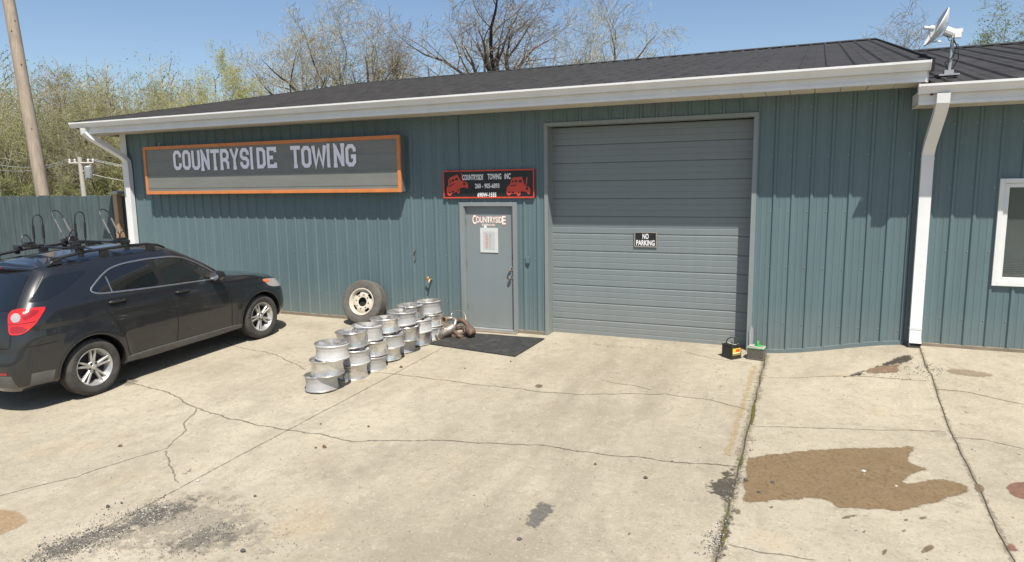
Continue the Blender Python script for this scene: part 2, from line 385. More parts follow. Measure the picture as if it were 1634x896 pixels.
def crack(pxs, w=.006, amp=.03, lift=.0075):
    w *= .85; amp *= 1.25
    crack_id[0] += 1; sd = crack_id[0]*3.7
    pts = resample([gp(*p).to_2d() for p in pxs], .035); mb = MB(); n = len(pts)
    L = []
    for i, p in enumerate(pts):
        d = pts[min(i+1, n-1)] - pts[max(0, i-1)]; d = d.normalized() if d.length > 1e-6 else Vector((1, 0)); nn = Vector((-d.y, d.x))
        off = amp*noise.noise(Vector((sd, i*.11, 0)))*1.2 + amp*.5*noise.noise(Vector((sd, i*.45, 3)))
        q = p + nn*off; ww = w*(.35 + .9*abs(noise.noise(Vector((sd, i*.21, 9)))) + .5*max(0, noise.noise(Vector((sd, i*.05, 5)))))
        if i < 3 or i > n-4: ww *= .4
        L.append((q, nn, ww))
    for q, nn, ww in L:
        for s in (-1, 1):
            e = q + nn*ww*s; mb.v.append((e.x, e.y, G(e.x, e.y) + .006*noise.noise(Vector((e.x*.7, e.y*.7, 1.))) + .002))
    for i in range(n-1): mb.f.append((2*i, 2*i+1, 2*i+3, 2*i+2)); mb.m.append(0)
    mb.build('crack', M['jointdirt'], apron)
    fringe([(q, nn, .010 + w*1.8) for q, nn, ww in L])
crack([(195,607),(268,626),(312,650),(360,665),(450,686),(510,693),(560,706),(640,701),(760,705),(880,712),(960,724),(1060,735),(1180,746)], .0065)
crack([(597,594),(640,597),(700,606),(760,613),(850,622),(920,630),(1000,628),(1060,628),(1150,642),(1200,655)], .0055)
crack([(312,650),(290,690),(268,715),(200,735),(120,760),(0,790)], .0045)
crack([(262,720),(275,755),(290,768)], .0035)
crack([(340,541),(390,556),(440,566),(490,590)], .004)
crack([(1202,680),(1260,681),(1330,684),(1420,686),(1508,688)], .004, .015)
crack([(1222,602),(1260,603),(1330,599),(1400,602),(1478,608)], .0045, .015)
crack([(1484,620),(1540,625),(1634,645)], .004, .015)
crack([(1518,697),(1570,702),(1634,716)], .005, .015)
crack([(960,607),(1000,614),(1040,622)], .004)
crack([(1163,868),(1215,880),(1300,894)], .004, .02)
crack([(1090,560),(1140,572),(1200,580)], .003, .02)

for k, wd in ((1, .018), (2, .07), (3, .035)):
    fringe([(Vector((edges[k] + (.03 if (k == 3 and y < -.9) else 0), y)), Vector((1, 0)), wd) for y in np.linspace(-9.5, -.12, 130)])
# ---- stains: thin sheets with ragged, fading edges
def inside(p, poly):
    c = False; n = len(poly); j = n-1
    for i in range(n):
        a, b = poly[i], poly[j]
        if (a[1] > p[1]) != (b[1] > p[1]) and p[0] < (b[0]-a[0])*(p[1]-a[1])/(b[1]-a[1]) + a[0]: c = not c
        j = i
    return c
def edist(p, poly):
    best = 9; n = len(poly)
    for i in range(n):
        ax, ay = poly[i]; bx, by = poly[(i+1) % n]; dx, dy = bx-ax, by-ay; L = dx*dx+dy*dy
        t = 0 if L < 1e-12 else max(0, min(1, ((p[0]-ax)*dx + (p[1]-ay)*dy)/L))
        best = min(best, math.hypot(p[0]-ax-t*dx, p[1]-ay-t*dy))
    return best
def chaikin(p, it=2, r=.25):
    for _ in range(it):
        q = []; n = len(p)
        for i in range(n):
            a, b = Vector(p[i]), Vector(p[(i+1) % n]); q += [a*(1-r)+b*r, a*r+b*(1-r)]
        p = q
    return p
stain_n = [0]
def stain(name, pxs, mt, lift=.003, step=.05, smooth=2, world_pts=False):
    stain_n[0] += 1
    poly = [tuple(gp(*p)[:2]) for p in pxs] if not world_pts else pxs
    if smooth: poly = [tuple(v) for v in chaikin(poly, smooth)]
    if smooth and name == 'wet_patch':
        rp = resample([Vector(p) for p in poly] + [Vector(poly[0])], .05)[:-1]
        poly = [(p.x + .035*noise.noise(Vector((p.x*6, p.y*6, 1))) + .012*noise.noise(Vector((p.x*25, p.y*25, 2))), p.y + .035*noise.noise(Vector((p.x*6, p.y*6, 5))) + .012*noise.noise(Vector((p.x*25, p.y*25, 6)))) for p in rp]
    x0 = min(p[0] for p in poly); x1 = max(p[0] for p in poly); y0 = min(p[1] for p in poly); y1 = max(p[1] for p in poly)
    step = max(.006, min(step, min(x1-x0, y1-y0)/7))
    bm = bmesh.new(); vs = [bm.verts.new((p[0], p[1], 0)) for p in poly]; bm.faces.new(vs)
    for ax, a, b in ((0, x0, x1), (1, y0, y1)):
        k = int((b-a)/step)
        for i in range(1, k+1):
            c = [0, 0, 0]; c[ax] = a + i*step + .0007; nn = [0, 0, 0]; nn[ax] = 1
            bmesh.ops.bisect_plane(bm, geom=bm.verts[:]+bm.edges[:]+bm.faces[:], plane_co=c, plane_no=nn)
    bmesh.ops.triangulate(bm, faces=bm.faces[:])
    me = bpy.data.meshes.new(name)
    for v in bm.verts:
        x, y = v.co.x, v.co.y; v.co.z = G(x, y) + .006*noise.noise(Vector((x*.7, y*.7, 1.))) + lift + .0006*(stain_n[0] % 6)
    ed = [edist(v.co, poly) for v in bm.verts]
    bmesh.ops.recalc_face_normals(bm, faces=bm.faces); bm.to_mesh(me); bm.free()
    at = me.attributes.new('edge', 'FLOAT', 'POINT'); at.data.foreach_set('value', ed)
    if len(me.polygons) and me.polygons[0].normal.z < 0: me.flip_normals()
    me.materials.append(mt); o = link(name, me, apron)
    return o
S_wet = stain_mat('wet_concrete', (.178, .12, .062), .55, .07, .9, 14., .35, (.225, .16, .09), namp=1.5)
S_spot = stain_mat('damp_spot', (.18, .13, .08), .8, .022, .7, 30., namp=1.6)
S_black = stain_mat('black_grime', (.085, .074, .058), .9, .09, .8, 15., namp=4.5)
S_sludge = stain_mat('gutter_sludge', (.065, .056, .046), .85, .05, .85, 22., namp=4.5)
S_mud = stain_mat('brown_silt', (.24, .16, .097), .9, .04, .75, 20., namp=3.6)
S_patch = stain_mat('asphalt_patch', (.16, .152, .138), .9, .05, .68, 22., namp=4.2)
S_yel = stain_mat('faded_yellow_line', (.47, .34, .15), .9, .06, .34, 14., namp=4.0)
S_orange = stain_mat('orange_clay', (.42, .28, .15), .9, .08, .55, 8., namp=1.6)
S_moss = stain_mat('moss', (.11, .10, .028), .95, .015, .95, 24., namp=1.8)
S_red = stain_mat('red_fluid', (.24, .12, .085), .7, .04, .75, 14., namp=1.4)
S_grey = stain_mat('grey_scuff', (.235, .205, .155), .95, .9, .14, 2.6, namp=1.6)
S_chip = stain_mat('crushed_stone_dust', (.13, .118, .10), .95, .35, .72, 13., namp=3.0)
stain('wet_patch', [(1192,729),(1240,722),(1310,716),(1360,712),(1420,712),(1462,708),(1467,716),(1452,736),(1480,747),(1480,752),(1455,764),(1446,772),(1475,764),(1510,762),(1545,772),(1552,782),(1548,790),(1510,797),(1480,810),(1440,817),(1400,818),(1345,813),(1322,806),(1308,797),(1260,800),(1200,803),(1179,802),(1179,802),(1184,760),(1190,729),(1190,729)], S_wet, .0025, .05, 1)
stain('wet_patch', [(1555,770),(1576,776),(1575,788),(1556,788)], S_spot)
stain('wet_patch', [(1600,772),(1634,764),(1660,770),(1660,800),(1634,800),(1606,786)], S_red)
stain('wet_patch', [(1596,864),(1625,870),(1634,884),(1606,882)], S_red)
stain('wet_patch', [(1604,720),(1634,726),(1640,760),(1620,750)], stain_mat('pink_tint', (.42, .24, .18), .9, .12, .4, 10., cut=.2))
for pts in ([(1338,826),(1360,820),(1376,822),(1360,827),(1346,830)], [(1225,809),(1232,806),(1238,809),(1230,813)], [(1435,847),(1445,843),(1450,848),(1440,851)], [(1440,829),(1448,827),(1452,832),(1442,834)],
            [(1463,826),(1478,823),(1484,828),(1470,831)], [(1466,880),(1480,867),(1496,872),(1490,880),(1470,886)], [(1405,880),(1413,874),(1420,878),(1414,888),(1406,888)], [(1373,848),(1380,845),(1385,849),(1378,853)],
            [(1345,885),(1355,880),(1350,890)], [(1170,812),(1184,812),(1184,822),(1172,822)], [(850,616),(860,612),(870,616),(860,620)], [(998,852),(1004,848),(1010,852),(1004,857)],
            [(1037,864),(1046,872),(1054,882),(1043,876)], [(716,860),(722,856),(726,860)]):
    stain('damp_spot', pts, S_spot, .005, .03)
stain('grime_patch', [(1120,775),(1135,765),(1150,762),(1144,752),(1160,746),(1180,750),(1178,790),(1168,803),(1150,800),(1135,792)], S_black)
stain('grime_patch', [(1150,840),(1168,812),(1176,812),(1165,870),(1150,896),(1136,896)], S_black)
stain('moss', [(1199,645),(1208,640),(1204,675),(1196,682)], S_moss, .006)
stain('moss', [(1180,735),(1188,720),(1186,745),(1180,752)], S_moss, .006)
stain('moss', [(1150,850),(1162,830),(1160,865),(1150,880)], S_moss, .006)
stain('sludge', [(1338,603),(1352,598),(1378,590),(1400,583),(1420,574),(1440,566),(1458,566),(1457,577),(1440,580),(1420,584),(1395,588),(1375,594),(1388,597),(1360,601)], S_sludge, .006, .03)
stain('silt', [(1378,592),(1392,586),(1420,582),(1442,580),(1432,588),(1442,594),(1410,597),(1386,597)], S_mud, .009, .03)
stain('silt', [(1500,590),(1530,586),(1600,598),(1570,604),(1520,598)], stain_mat('silt_thin', (.30, .23, .155), .9, .05, .55, 18., namp=2.2), .006)
stain('repair_patch', [(858,799),(889,806),(884,820),(868,834),(858,848),(835,840),(840,822)], S_patch, .005, .03, 0)
stain('paint_line', [(1197,583),(1213,583),(1205,610),(1192,650),(1182,690),(1170,728),(1152,728),(1166,680),(1180,640)], S_yel, .004, .05, 0)
stain('clay_stain', [(-30,815),(15,806),(60,824),(40,840),(-10,862),(-40,860)], S_orange)
if 0: stain('oil_smudge', [(870,590),(960,575),(1060,580),(1150,600),(1120,680),(1000,720),(880,760),(760,820),(680,820),(760,720),(840,650)], S_grey, .004, .1)
stain('oil_smudge', [(880,770),(960,760),(1010,780),(1000,830),(930,850),(880,820)], S_grey, .005, .1)  # faint oily smudges soaked into the slab
stain('oil_smudge', [(560,700),(680,690),(700,740),(600,800),(480,850),(400,860),(470,780)], S_grey, .005, .1)
stain('grit_stain', [(20,896),(60,868),(120,845),(180,830),(215,805),(270,795),(340,782),(350,800),(310,820),(270,840),(220,852),(170,868),(120,900),(30,910)], S_chip, .0055, .06)
stain('grit_stain', [(250,860),(320,835),(390,830),(430,852),(380,880),(300,890),(240,900)], stain_mat('thin_dust', (.17, .155, .13), .95, .3, .5, 13., namp=3.2), .006, .06)
stain('grit_stain', [(60,905),(110,850),(220,800),(330,770),(430,790),(480,840),(440,890),(330,905)], stain_mat('wide_dust', (.22, .20, .165), .95, .6, .26, 7., namp=4.5), .004, .08)
stain('grit_stain', [(280,756),(300,748),(322,748),(305,757),(288,760)], S_chip, .0055, .03)
stain('grime_patch', [(170,610),(215,598),(240,608),(200,622)], stain_mat('thin_grime', (.16, .14, .11), .9, .1, .5, 12., cut=.25), .006)

# ---- loose stones, asphalt crumbs, leaves and bits: nobody could count them
M['chip_d'] = pm('dark_crumb', (.075, .07, .064), .9, 0, .4, 40)
M['chip_m'] = pm('grey_crumb', (.18, .165, .14), .9, 0, .3, 40)
M['chip_l'] = pm('pale_stone', (.44, .42, .38), .85, 0, .15, 40)
M['leaf_dead'] = pm('dead_leaf', (.13, .075, .035), .9, 0, .3, 40)
def stone(mb, x, y, r, mi):
    mb.mi = mi; z = G(x, y) + .004; a0 = rnd.random()*6.28; k = rnd.choice((4, 5, 6)); vs = []
    h = r*rnd.uniform(.5, 1.0); sq = rnd.uniform(.55, 1)
    for (rr, zz) in ((1., 0), (.95, .45), (.45, 1.)):
        for i in range(k):
            a = a0 + 6.283*i/k; q = r*rr*rnd.uniform(.75, 1.2); vs.append((x + cos(a)*q, y + sin(a)*q*sq, z + h*zz))
    fs = [(i, (i+1) % k, k+(i+1) % k, k+i) for i in range(k)] + [(k+i, k+(i+1) % k, 2*k+(i+1) % k, 2*k+i) for i in range(k)] + [tuple(2*k+i for i in range(k))]
    mb.add(vs, fs)
mb = MB()
regs = [([(-20,905),(40,860),(150,810),(260,780),(380,770),(400,800),(300,850),(180,905)], 700, (.0025, .008)), ([(20,896),(60,868),(120,845),(180,830),(215,805),(270,795),(345,782),(355,802),(310,825),(270,842),(220,856),(170,870),(120,905),(30,912)], 1500, (.003, .0095)),
        ([(250,865),(320,835),(390,815),(430,830),(420,862),(380,885),(300,893),(240,905)], 420, (.003, .008)),
        ([(100,905),(120,830),(300,780),(420,800),(520,830),(480,896)], 500, (.0025, .007)),
        ([(1100,896),(1120,840),(1170,815),(1178,830),(1160,896)], 260, (.003, .009)),
        ([(1140,800),(1180,740),(1200,690),(1208,700),(1185,800)], 250, (.003, .010)),
        ([(1390,590),(1440,568),(1480,572),(1540,590),(1480,612),(1420,606)], 260, (.003, .010)),
        ([(900,575),(1190,560),(1190,650),(880,640)], 130, (.003, .008)),
        ([(-50,905),(250,640),(700,560),(1634,600),(1700,905)], 900, (.002, .0065)),
        ([(880,545),(1130,557),(1130,562),(880,550)], 160, (.003, .010))]
for poly, cnt, (a, b) in regs:
    P2 = [tuple(gp(*p)[:2]) for p in poly]; x0 = min(p[0] for p in P2); x1 = max(p[0] for p in P2); y0 = min(p[1] for p in P2); y1 = max(p[1] for p in P2)
    k = 0; tries = 0
    while k < cnt and tries < cnt*20:
        tries += 1; x = rnd.uniform(x0, x1); y = rnd.uniform(y0, y1)
        if not inside((x, y), P2): continue
        if rnd.random() > (ss(.5 + 1.6*noise.noise(Vector((x*2.2, y*2.2, 7)))) + .1)*ss(edist((x, y), P2)/.32 + .05): continue
        stone(mb, x, y, a + (b-a)*rnd.random()**2.5, rnd.choices((0, 1, 2, 3), (3, 5, 2.2, .3))[0]); k += 1
for px, py, r, mi in [(192,712,.035,3),(504,715,.022,3),(518,714,.04,3),(636,570,.03,0),(640,586,.04,3),(742,588,.02,3),(815,577,.022,3),(512,677,.02,3),(588,681,.025,3),(950,741,.02,3),(1030,763,.03,0),(1072,737,.02,3),(172,809,.024,0),(194,803,.02,0),(407,792,.02,0),(316,767,.03,2),(388,880,.03,0),(829,861,.03,0),(1233,770,.03,0),(1211,786,.03,0),(1190,767,.03,0),(1378,752,.03,2),(1430,776,.02,2),(1137,575,.03,2)]:
    p = gp(px, py); stone(mb, p.x, p.y, r*.75, mi)
tag(mb.build('gravel', [M['chip_d'], M['chip_m'], M['chip_l'], M['leaf_dead']]), 'loose crushed stone, asphalt crumbs and grit scattered over the concrete', 'gravel', kind='stuff')

# tufts of grass and moss growing in the open joint
M['weed'] = pm('joint_weed', (.11, .12, .03), .9, 0, .4, 30)
mb = MB()
for i in range(1500):
    y = -6.6 + 6.4*rnd.random()
    if noise.noise(Vector((0, y*1.4, 2))) < -.02: continue
    x = edges[2] + rnd.gauss(0, .018); z = G(x, y) - .01; h = rnd.uniform(.01, .035); a = rnd.random()*6.28; w = .004
    mb.add([(x - w*sin(a), y + w*cos(a), z), (x + w*sin(a), y - w*cos(a), z), (x + h*.6*cos(a), y + h*.6*sin(a), z + h)], [(0, 1, 2)])
tag(mb.build('moss_tufts', M['weed']), 'low moss and weeds growing in the open slab joint', 'moss', kind='stuff')
# ------------------------------------------------------------------ garage building
RIB0, RIBS = -.4976, .2365
EAVE_Y, EAVE_Z = -.66, 3.80
RIDGE_Y, RIDGE_Z = 9.0, 5.75
bld = empty('garage_building', (-6.2, 0, 0)); BO = Vector((-6.2, 0, 0))
tag(bld, 'long teal metal-clad garage with low dark metal roof and white gutter', 'building')
ann = empty('annex_building', (5, 0, 0)); AO = Vector((5, 0, 0))
tag(ann, 'lower teal metal-clad annex with white window at the right edge', 'building')
def bpart(mb, name, mats, own=bld, off=None, **kw):
    off = (BO if own is bld else AO) if off is None else off
    return mb.build(name, mats, own, loc=(-off.x, -off.y, -off.z), **kw)
def rib_profile(a, b):
    pts = [(a, 0.)]
    k0 = int(math.floor((a - RIB0)/RIBS)) - 1
    for k in range(k0, k0 + int((b-a)/RIBS) + 4):
        x = RIB0 + k*RIBS
        for dx, dy in ((-.030, 0), (-.013, -.020), (.013, -.020), (.030, 0), (.067, 0), (.073, -.0028), (.085, -.0028), (.091, 0), (.146, 0), (.152, -.0028), (.164, -.0028), (.170, 0)):
            if a + 1e-4 < x + dx < b - 1e-4: pts.append((x + dx, dy))
    pts.append((b, 0.)); return pts
def panel(mb, a, b, z0, z1, y=0.):
    pr = rib_profile(a, b); bb = len(mb.v); n = len(pr); zs = [z0, z1]
    for z in zs:
        for (x, dy) in pr: mb.v.append((x, y + dy, z))
    for i in range(n-1): mb.f.append((bb+i, bb+i+1, bb+n+i+1, bb+n+i)); mb.m.append(0)
    # folded back edges so that the sheet has a thickness
    b2 = len(mb.v)
    mb.v += [(a, y+.012, z0), (b, y+.012, z0), (b, y+.012, z1), (a, y+.012, z1)]
    mb.f += [(bb, bb+n, b2+3, b2), (bb+n-1, b2+1, b2+2, bb+2*n-1)]; mb.m += [0, 0]
    mb.f.append((b2, b2+3, b2+2, b2+1)); mb.m.append(0)
def panels(x0, x1, z0, z1, openings, own):
    k = math.ceil((x0 - RIB0)/RIBS/4); cuts = [x0]
    x = RIB0 + (k*4)*RIBS - .034
    while x < x1 - .02:
        if x > x0 + .02: cuts.append(x)
        x += 4*RIBS
    cuts.append(x1)
    for i, (a, b) in enumerate(zip(cuts[:-1], cuts[1:])):
        segs = [(a, b)]; ed = sorted({a, b, *[e for o in openings for e in o[:2] if a < e < b]})
        for c, d in zip(ed[:-1], ed[1:]):
            mid = (c+d)/2; zz = [(z0, z1)]
            for (oa, ob, oz0, oz1) in openings:
                if oa < mid < ob:
                    nz = []
                    for (q0, q1) in zz:
                        if oz0 > q0: nz.append((q0, min(q1, oz0)))
                        if oz1 < q1: nz.append((max(q0, oz1), q1))
                    zz = nz
            for (q0, q1) in zz:
                if q1 - q0 > .02:
                    mb = MB(); panel(mb, c, d, q0, q1, -.0015*(i % 2))
                    link('wall_panel', mb.mesh('wall_panel', M['teal'], False, True), own, -(BO if own is bld else AO))
DOOR = (-5.45, -4.41, -.2, 2.125); GAR = (-3.90, -.76, -.2, 3.33); WIN = (2.12, 3.42, 1.09, 2.395)
panels(-13.55, 1.20, -.16, 3.60, [DOOR, GAR], bld)
panels(1.20, 9.0, -.16, 3.33, [WIN], ann)
# screws in rows
def screws(x0, x1, rows, openings, own):
    mb = MB(); k = math.ceil((x0 - RIB0)/RIBS)
    while RIB0 + k*RIBS - .045 < x1:
        x = RIB0 + k*RIBS - .045
        for z in rows:
            if x > x0 and not any(a-.02 < x < b+.02 and c < z < d for a, b, c, d in openings):
                mb.lathe([(.0001, -.006), (.006, -.006), (.007, 0.), (.0001, 0.)], 6, Matrix.Translation((x, -.003, z)) @ Matrix.Rotation(pi/2, 4, 'X') @ Matrix.Scale(-1, 4, (0, 0, 1)))
        k += 1
    o = bpart(mb, 'screws', M['ptrim'], own); o['kind'] = 'stuff'
screws(-13.5, 1.2, (.42, 1.22, 2.0, 2.75, 3.4), [DOOR, GAR], bld); screws(1.2, 4.5, (.62, 1.5, 2.3, 3.1), [WIN], ann)
# end and back walls (plain ribbed sheets) and the foot trim
mb = MB()
def side_sheet(mb, x, y0, y1, z0, zt, s):
    n = int((y1-y0)/RIBS); bb = len(mb.v)
    L = []
    for i in range(n):
        y = y0 + i*(y1-y0)/n
        L += [(y, 0), (y+.1, 0), (y+.115, .02), (y+.14, .02), (y+.155, 0)]
    L.append((y1, 0))
    for (y, d) in L: mb.v += [(x + s*d, y, z0), (x + s*d, y, zt(y))]
    for i in range(len(L)-1): mb.f.append((bb+2*i, bb+2*i+2, bb+2*i+3, bb+2*i+1)); mb.m.append(0)
rz = lambda y: EAVE_Z - .04 + (RIDGE_Z-EAVE_Z)/(RIDGE_Y-EAVE_Y)*(min(y, 2*RIDGE_Y-y) - EAVE_Y)
side_sheet(mb, -13.55, .013, 18, -.2, rz, -1); bpart(mb, 'end_wall', M['teal'])
mb = MB(); side_sheet(mb, 1.20, .013, 18, -.2, rz, 1); bpart(mb, 'end_wall', M['teal'])
mb = MB(); mb.box(-13.5, 1.15, 17.9, 18.0, -.2, 3.8); bpart(mb, 'back_wall', M['teal'])
for (a, b) in ((-13.52, -5.46), (-4.40, -3.93), (-.71, 1.18)):
    mb = MB(); n = max(2, int((b-a)/.3))
    for i in range(n+1):
        x = a + (b-a)*i/n; g = G(x, 0); mb.v += [(x, -.026, g-.05), (x, -.026, g+.05), (x, .0, g+.056), ]
    for i in range(n):
        mb.f += [(3*i, 3*i+3, 3*i+4, 3*i+1), (3*i+1, 3*i+4, 3*i+5, 3*i+2)]; mb.m += [0, 0]
    bpart(mb, 'base_trim', M['teal'] if a > -1 else M['concrete_base'])
mb = MB()
for i in range(28):
    x = 1.21 + i*.28; g = G(x, 0); mb.v += [(x, -.032, g-.05), (x, -.032, g+.035), (x, .0, g+.04)]
for i in range(27): mb.f += [(3*i, 3*i+3, 3*i+4, 3*i+1), (3*i+1, 3*i+4, 3*i+5, 3*i+2)]; mb.m += [0, 0]
bpart(mb, 'base_trim', M['concrete_base'], ann)
mb = MB(); mb.box(-13.60, -13.55, -.03, .12, -.1, 3.58); mb.box(-13.55, -13.42, -.03, -.0225, -.1, 3.58)
bpart(mb, 'corner_trim', M['white'])

# roofs: each sheet of roofing is a part
def roof(own, x0, x1, ey, ez, ry, rzz, w, back=True):
    n = round((x1-x0)/w); w = (x1-x0)/n; d = Vector((0, ry-ey, rzz-ez)); L = d.length; d.normalize(); nn = Vector((0, -d.z, d.y))
    prof = [(0, 0)]
    for k in range(3):
        c = w*(k+.5)/3
        prof += [(c-.035, 0), (c-.015, .024), (c+.015, .024), (c+.035, 0)]
        if k < 2: prof += [(c+w/6-.015, 0), (c+w/6-.008, .005), (c+w/6+.008, .005), (c+w/6+.015, 0)]
    prof.append((w, 0))
    mb = MB(); m = len(prof)
    for t in (0, L):
        for (x, h) in prof: v = d*t + nn*h; mb.v.append((x, v.y, v.z))
    for i in range(m-1): mb.f.append((i, i+1, m+i+1, m+i)); mb.m.append(0)
    b = len(mb.v)   # underside lip
    for t in (0, L):
        for x in (0, w): v = d*t - nn*.012; mb.v.append((x, v.y, v.z))
    mb.f += [(b, b+2, b+3, b+1), tuple([b, b+1] + list(range(m-1, -1, -1)))]; mb.m += [0, 0]
    me = mb.mesh('roof_panel', M['roof'])
    off = BO if own is bld else AO
    root = link('roof', MB().box(x0+.05, x1-.05, ry-.12, ry+.12, rzz-.03, rzz+.012).mesh('roof', M['roof']), own, -off)
    for i in range(n):
        link('roof_panel', me, root, Vector((x0 + i*w, ey, ez)) )
    # ridge cap
    mb = MB(); mb.prism([(-.2, -.2*d.z/d.y+.03), (0, .045), (.2, -.2*d.z/d.y+.03), (.2, -.2*d.z/d.y+.02), (0, .033), (-.2, -.2*d.z/d.y+.02)], lambda a, c, q: (q, ry+a, rzz+c), x0-.01, x1+.01)
    mb.build('ridge_cap', M['roof'], root)
    if back:
        mb = MB(); mb.add([(x0, ry, rzz), (x1, ry, rzz), (x1, 2*ry-ey, ez), (x0, 2*ry-ey, ez)], [(0, 1, 2, 3)]); mb.build('back_slope', M['roof'], root)
    # rake trim at both ends
    for x in (x0, x1):
        mb = MB(); s = -1 if x == x0 else 1
        for sx in (0, .03*s):
            for (t, h) in ((-.01, .03), (L, .03), (L, -.13), (-.01, -.13)): v = d*t + nn*h; mb.v.append((x + sx, ey + v.y, ez + v.z))
        mb.f += [(0, 1, 2, 3), (7, 6, 5, 4), (0, 4, 5, 1), (1, 5, 6, 2), (2, 6, 7, 3), (3, 7, 4, 0)]; mb.m += [0]*6
        mb.build('rake_trim', M['roof'], root)
    return root
roof(bld, -14.02, 1.21, EAVE_Y, EAVE_Z, RIDGE_Y, RIDGE_Z, .95)
roof(ann, 1.245, 9.8, EAVE_Y, 3.53, 7.4, 5.15, .95)
def eaves(own, x0, x1, z, gx0, gx1, dz_end):   # z = soffit height
    fas = MB(); fas.box(x0, x1, -.625, -.600, z-.012, z+.20); bpart(fas, 'fascia', M['white'], own)
    stp = MB(); stp.box(x0, x1, -.632, -.6255, z-.012, z+.03); bpart(stp, 'fascia_lip', M['white'], own)
    g = [(-.634, z+.115), (-.694, z+.115), (-.702, z+.145), (-.728, z+.178), (-.738, z+.195), (-.738, z+.222), (-.726, z+.222), (-.724, z+.2), (-.634, z+.19)]
    mb = MB(); mb.prism(g, lambda a, c, q: (q, a, c), gx0, gx1); bpart(mb, 'gutter', M['white'], own)
    for xx in (gx0, gx1):
        e = MB(); s = -1 if xx == gx0 else 1
        e.prism([(-.630, z+.11), (-.698, z+.11), (-.742, z+.19), (-.742, z+.226), (-.630, z+.226)], lambda a, c, q: (q, a, c), xx, xx + .012*s); bpart(e, 'gutter_end', M['white'], own)
    n = int((x1-x0)/.30); w = (x1-x0)/n
    me = MB(); me.box(.004, w-.004, 0, .588, 0, .008); me.box(w/2-.006, w/2+.006, .01, .58, -.003, -.0002); me = me.mesh('soffit_panel', M['soffit'])
    off = BO if own is bld else AO
    for i in range(n): link('soffit_panel', me, own, Vector((x0+i*w, -.594, z-.002)) - off)
    bk = MB(); bk.box(x0, x1, -.598, .3, z+.009, z+.016); bpart(bk, 'soffit_backing', M['dark'], own)
eaves(bld, -13.97, 1.17, 3.575, -14.13, 1.185, 0)
eaves(ann, 1.10, 9.7, 3.305, 1.095, 9.75, 0)
mb = MB(); mb.box(1.10, 1.115, -.597, -.02, 3.30, 3.46); bpart(mb, 'fascia_return', M['white'], ann)
mb = MB(); mb.box(1.172, 1.19, -.597, -.02, 3.56, 3.76); bpart(mb, 'fascia_return', M['white'])
mb = MB(); mb.box(-13.985, -13.97, -.597, .3, 3.56, 3.76); bpart(mb, 'fascia_return', M['white'])

# downspouts: rectangular pipes with elbows
def rect_path(mb, pts, w, d, flare=0):
    pts = [Vector(p) for p in pts]; b = len(mb.v); n = len(pts)
    for i, p in enumerate(pts):
        t = (pts[min(i+1, n-1)] - pts[max(0, i-1)]).normalized(); sx = Vector((1, 0, 0)); sx = (sx - t*sx.dot(t)).normalized(); sy = t.cross(sx)
        for (a, c) in ((-1, -1), (1, -1), (1, 1), (-1, 1)): mb.v.append(tuple(p + sx*w/2*a + sy*d/2*c))
    for i in range(n-1):
        for k in range(4): mb.f.append((b+4*i+k, b+4*i+(k+1) % 4, b+4*i+4+(k+1) % 4, b+4*i+4+k)); mb.m.append(0)
def downspout(own, top, wallx, zb, name='downspout'):
    mb = MB(); zt = top[2]; z1 = zt - .62
    rect_path(mb, [(top[0], top[1], zt), (top[0], top[1]+.005, zt-.10), (top[0]+(wallx-top[0])*.16, top[1]+.07, zt-.19), (top[0]+(wallx-top[0])*.85, -.16, z1+.06), (wallx, -.085, z1-.06), (wallx, -.08, z1-.2), (wallx, -.08, zb+.12), (wallx, -.10, zb+.05), (wallx, -.15, zb)], .135, .095)
    o = bpart(mb, name, M['white'], own, smooth=30)
    # joint collars, straps and the dark mouth
    for z in (z1-.14, zb+.20):
        c = MB(); c.box(wallx-.0705, wallx+.0705, -.131, -.029, z, z+.03); c.build('collar', M['white'], o)
    mth = MB(); mth.box(wallx-.055, wallx+.055, -.165, -.118, zb-.006, zb+.035); mth.build('mouth', M['dark'], o)
    return o
downspout(ann, (1.345, -.665, 3.415), 1.305, G(1.3, -.1)+.03)
downspout(bld, (-13.78, -.665, 3.685), -13.36, G(-13, -.1)+.05)

# person door
dr = MB(); dr.box(-5.375, -4.485, .035, .078, .005, 2.06); door = bpart(dr, 'door', M['door'], bevel=.003)
fr = MB()
for (a, b) in ((-5.455, -5.38), (-4.48, -4.405)): fr.box(a, b, -.032, .12, -.06, 2.13)
fr.box(-5.3798, -4.4802, -.032, .12, 2.065, 2.13); bpart(fr, 'door_frame', M['trim'], bevel=.004)
fr = MB(); fr.box(-5.38, -5.365, -.012, .03, -.05, 2.065); fr.box(-4.495, -4.48, -.012, .03, -.05, 2.065); bpart(fr, 'door_stop', M['trim'])
th = MB(); th.box(-5.38, -4.48, -.05, .12, -.07, 0.0); bpart(th, 'threshold', M['ptrim'])
sb = MB(); sb.box(-5.50, -4.40, -.14, -.051, -.12, -.025); bpart(sb, 'door_step', M['concrete_base'])
for z in (.35, 1.08, 1.80):
    h = MB(); h.tube([(-5.372, .024, z-.05), (-5.372, .024, z+.05)], .009, 8); h.build('hinge', M['dark'], door)
for z, r in ((1.03, .034), (.895, .031)):
    kn = MB(); Mx = Matrix.Translation((-4.545, .035, z)) @ Matrix.Rotation(pi/2, 4, 'X')
    kn.lathe([(.0001, 0), (r*1.15, 0), (r*1.15, .010), (r*.5, .014), (r*.45, .032), (r*.95, .042), (r, .06), (r*.75, .074), (.0001, .077)], 20, Mx); kn.build('knob', M['steel'], door, smooth=50)
lg = MB(); lg.box(-4.503, -4.492, .022, .034, .84, .96); lg.build('latch_guard', M['dark'], door)
lg = MB(); lg.box(-4.520, -4.512, .028, .0345, 1.18, 1.27); lg.build('scratch_plate', M['dark'], door)
M['void'] = M['dark']
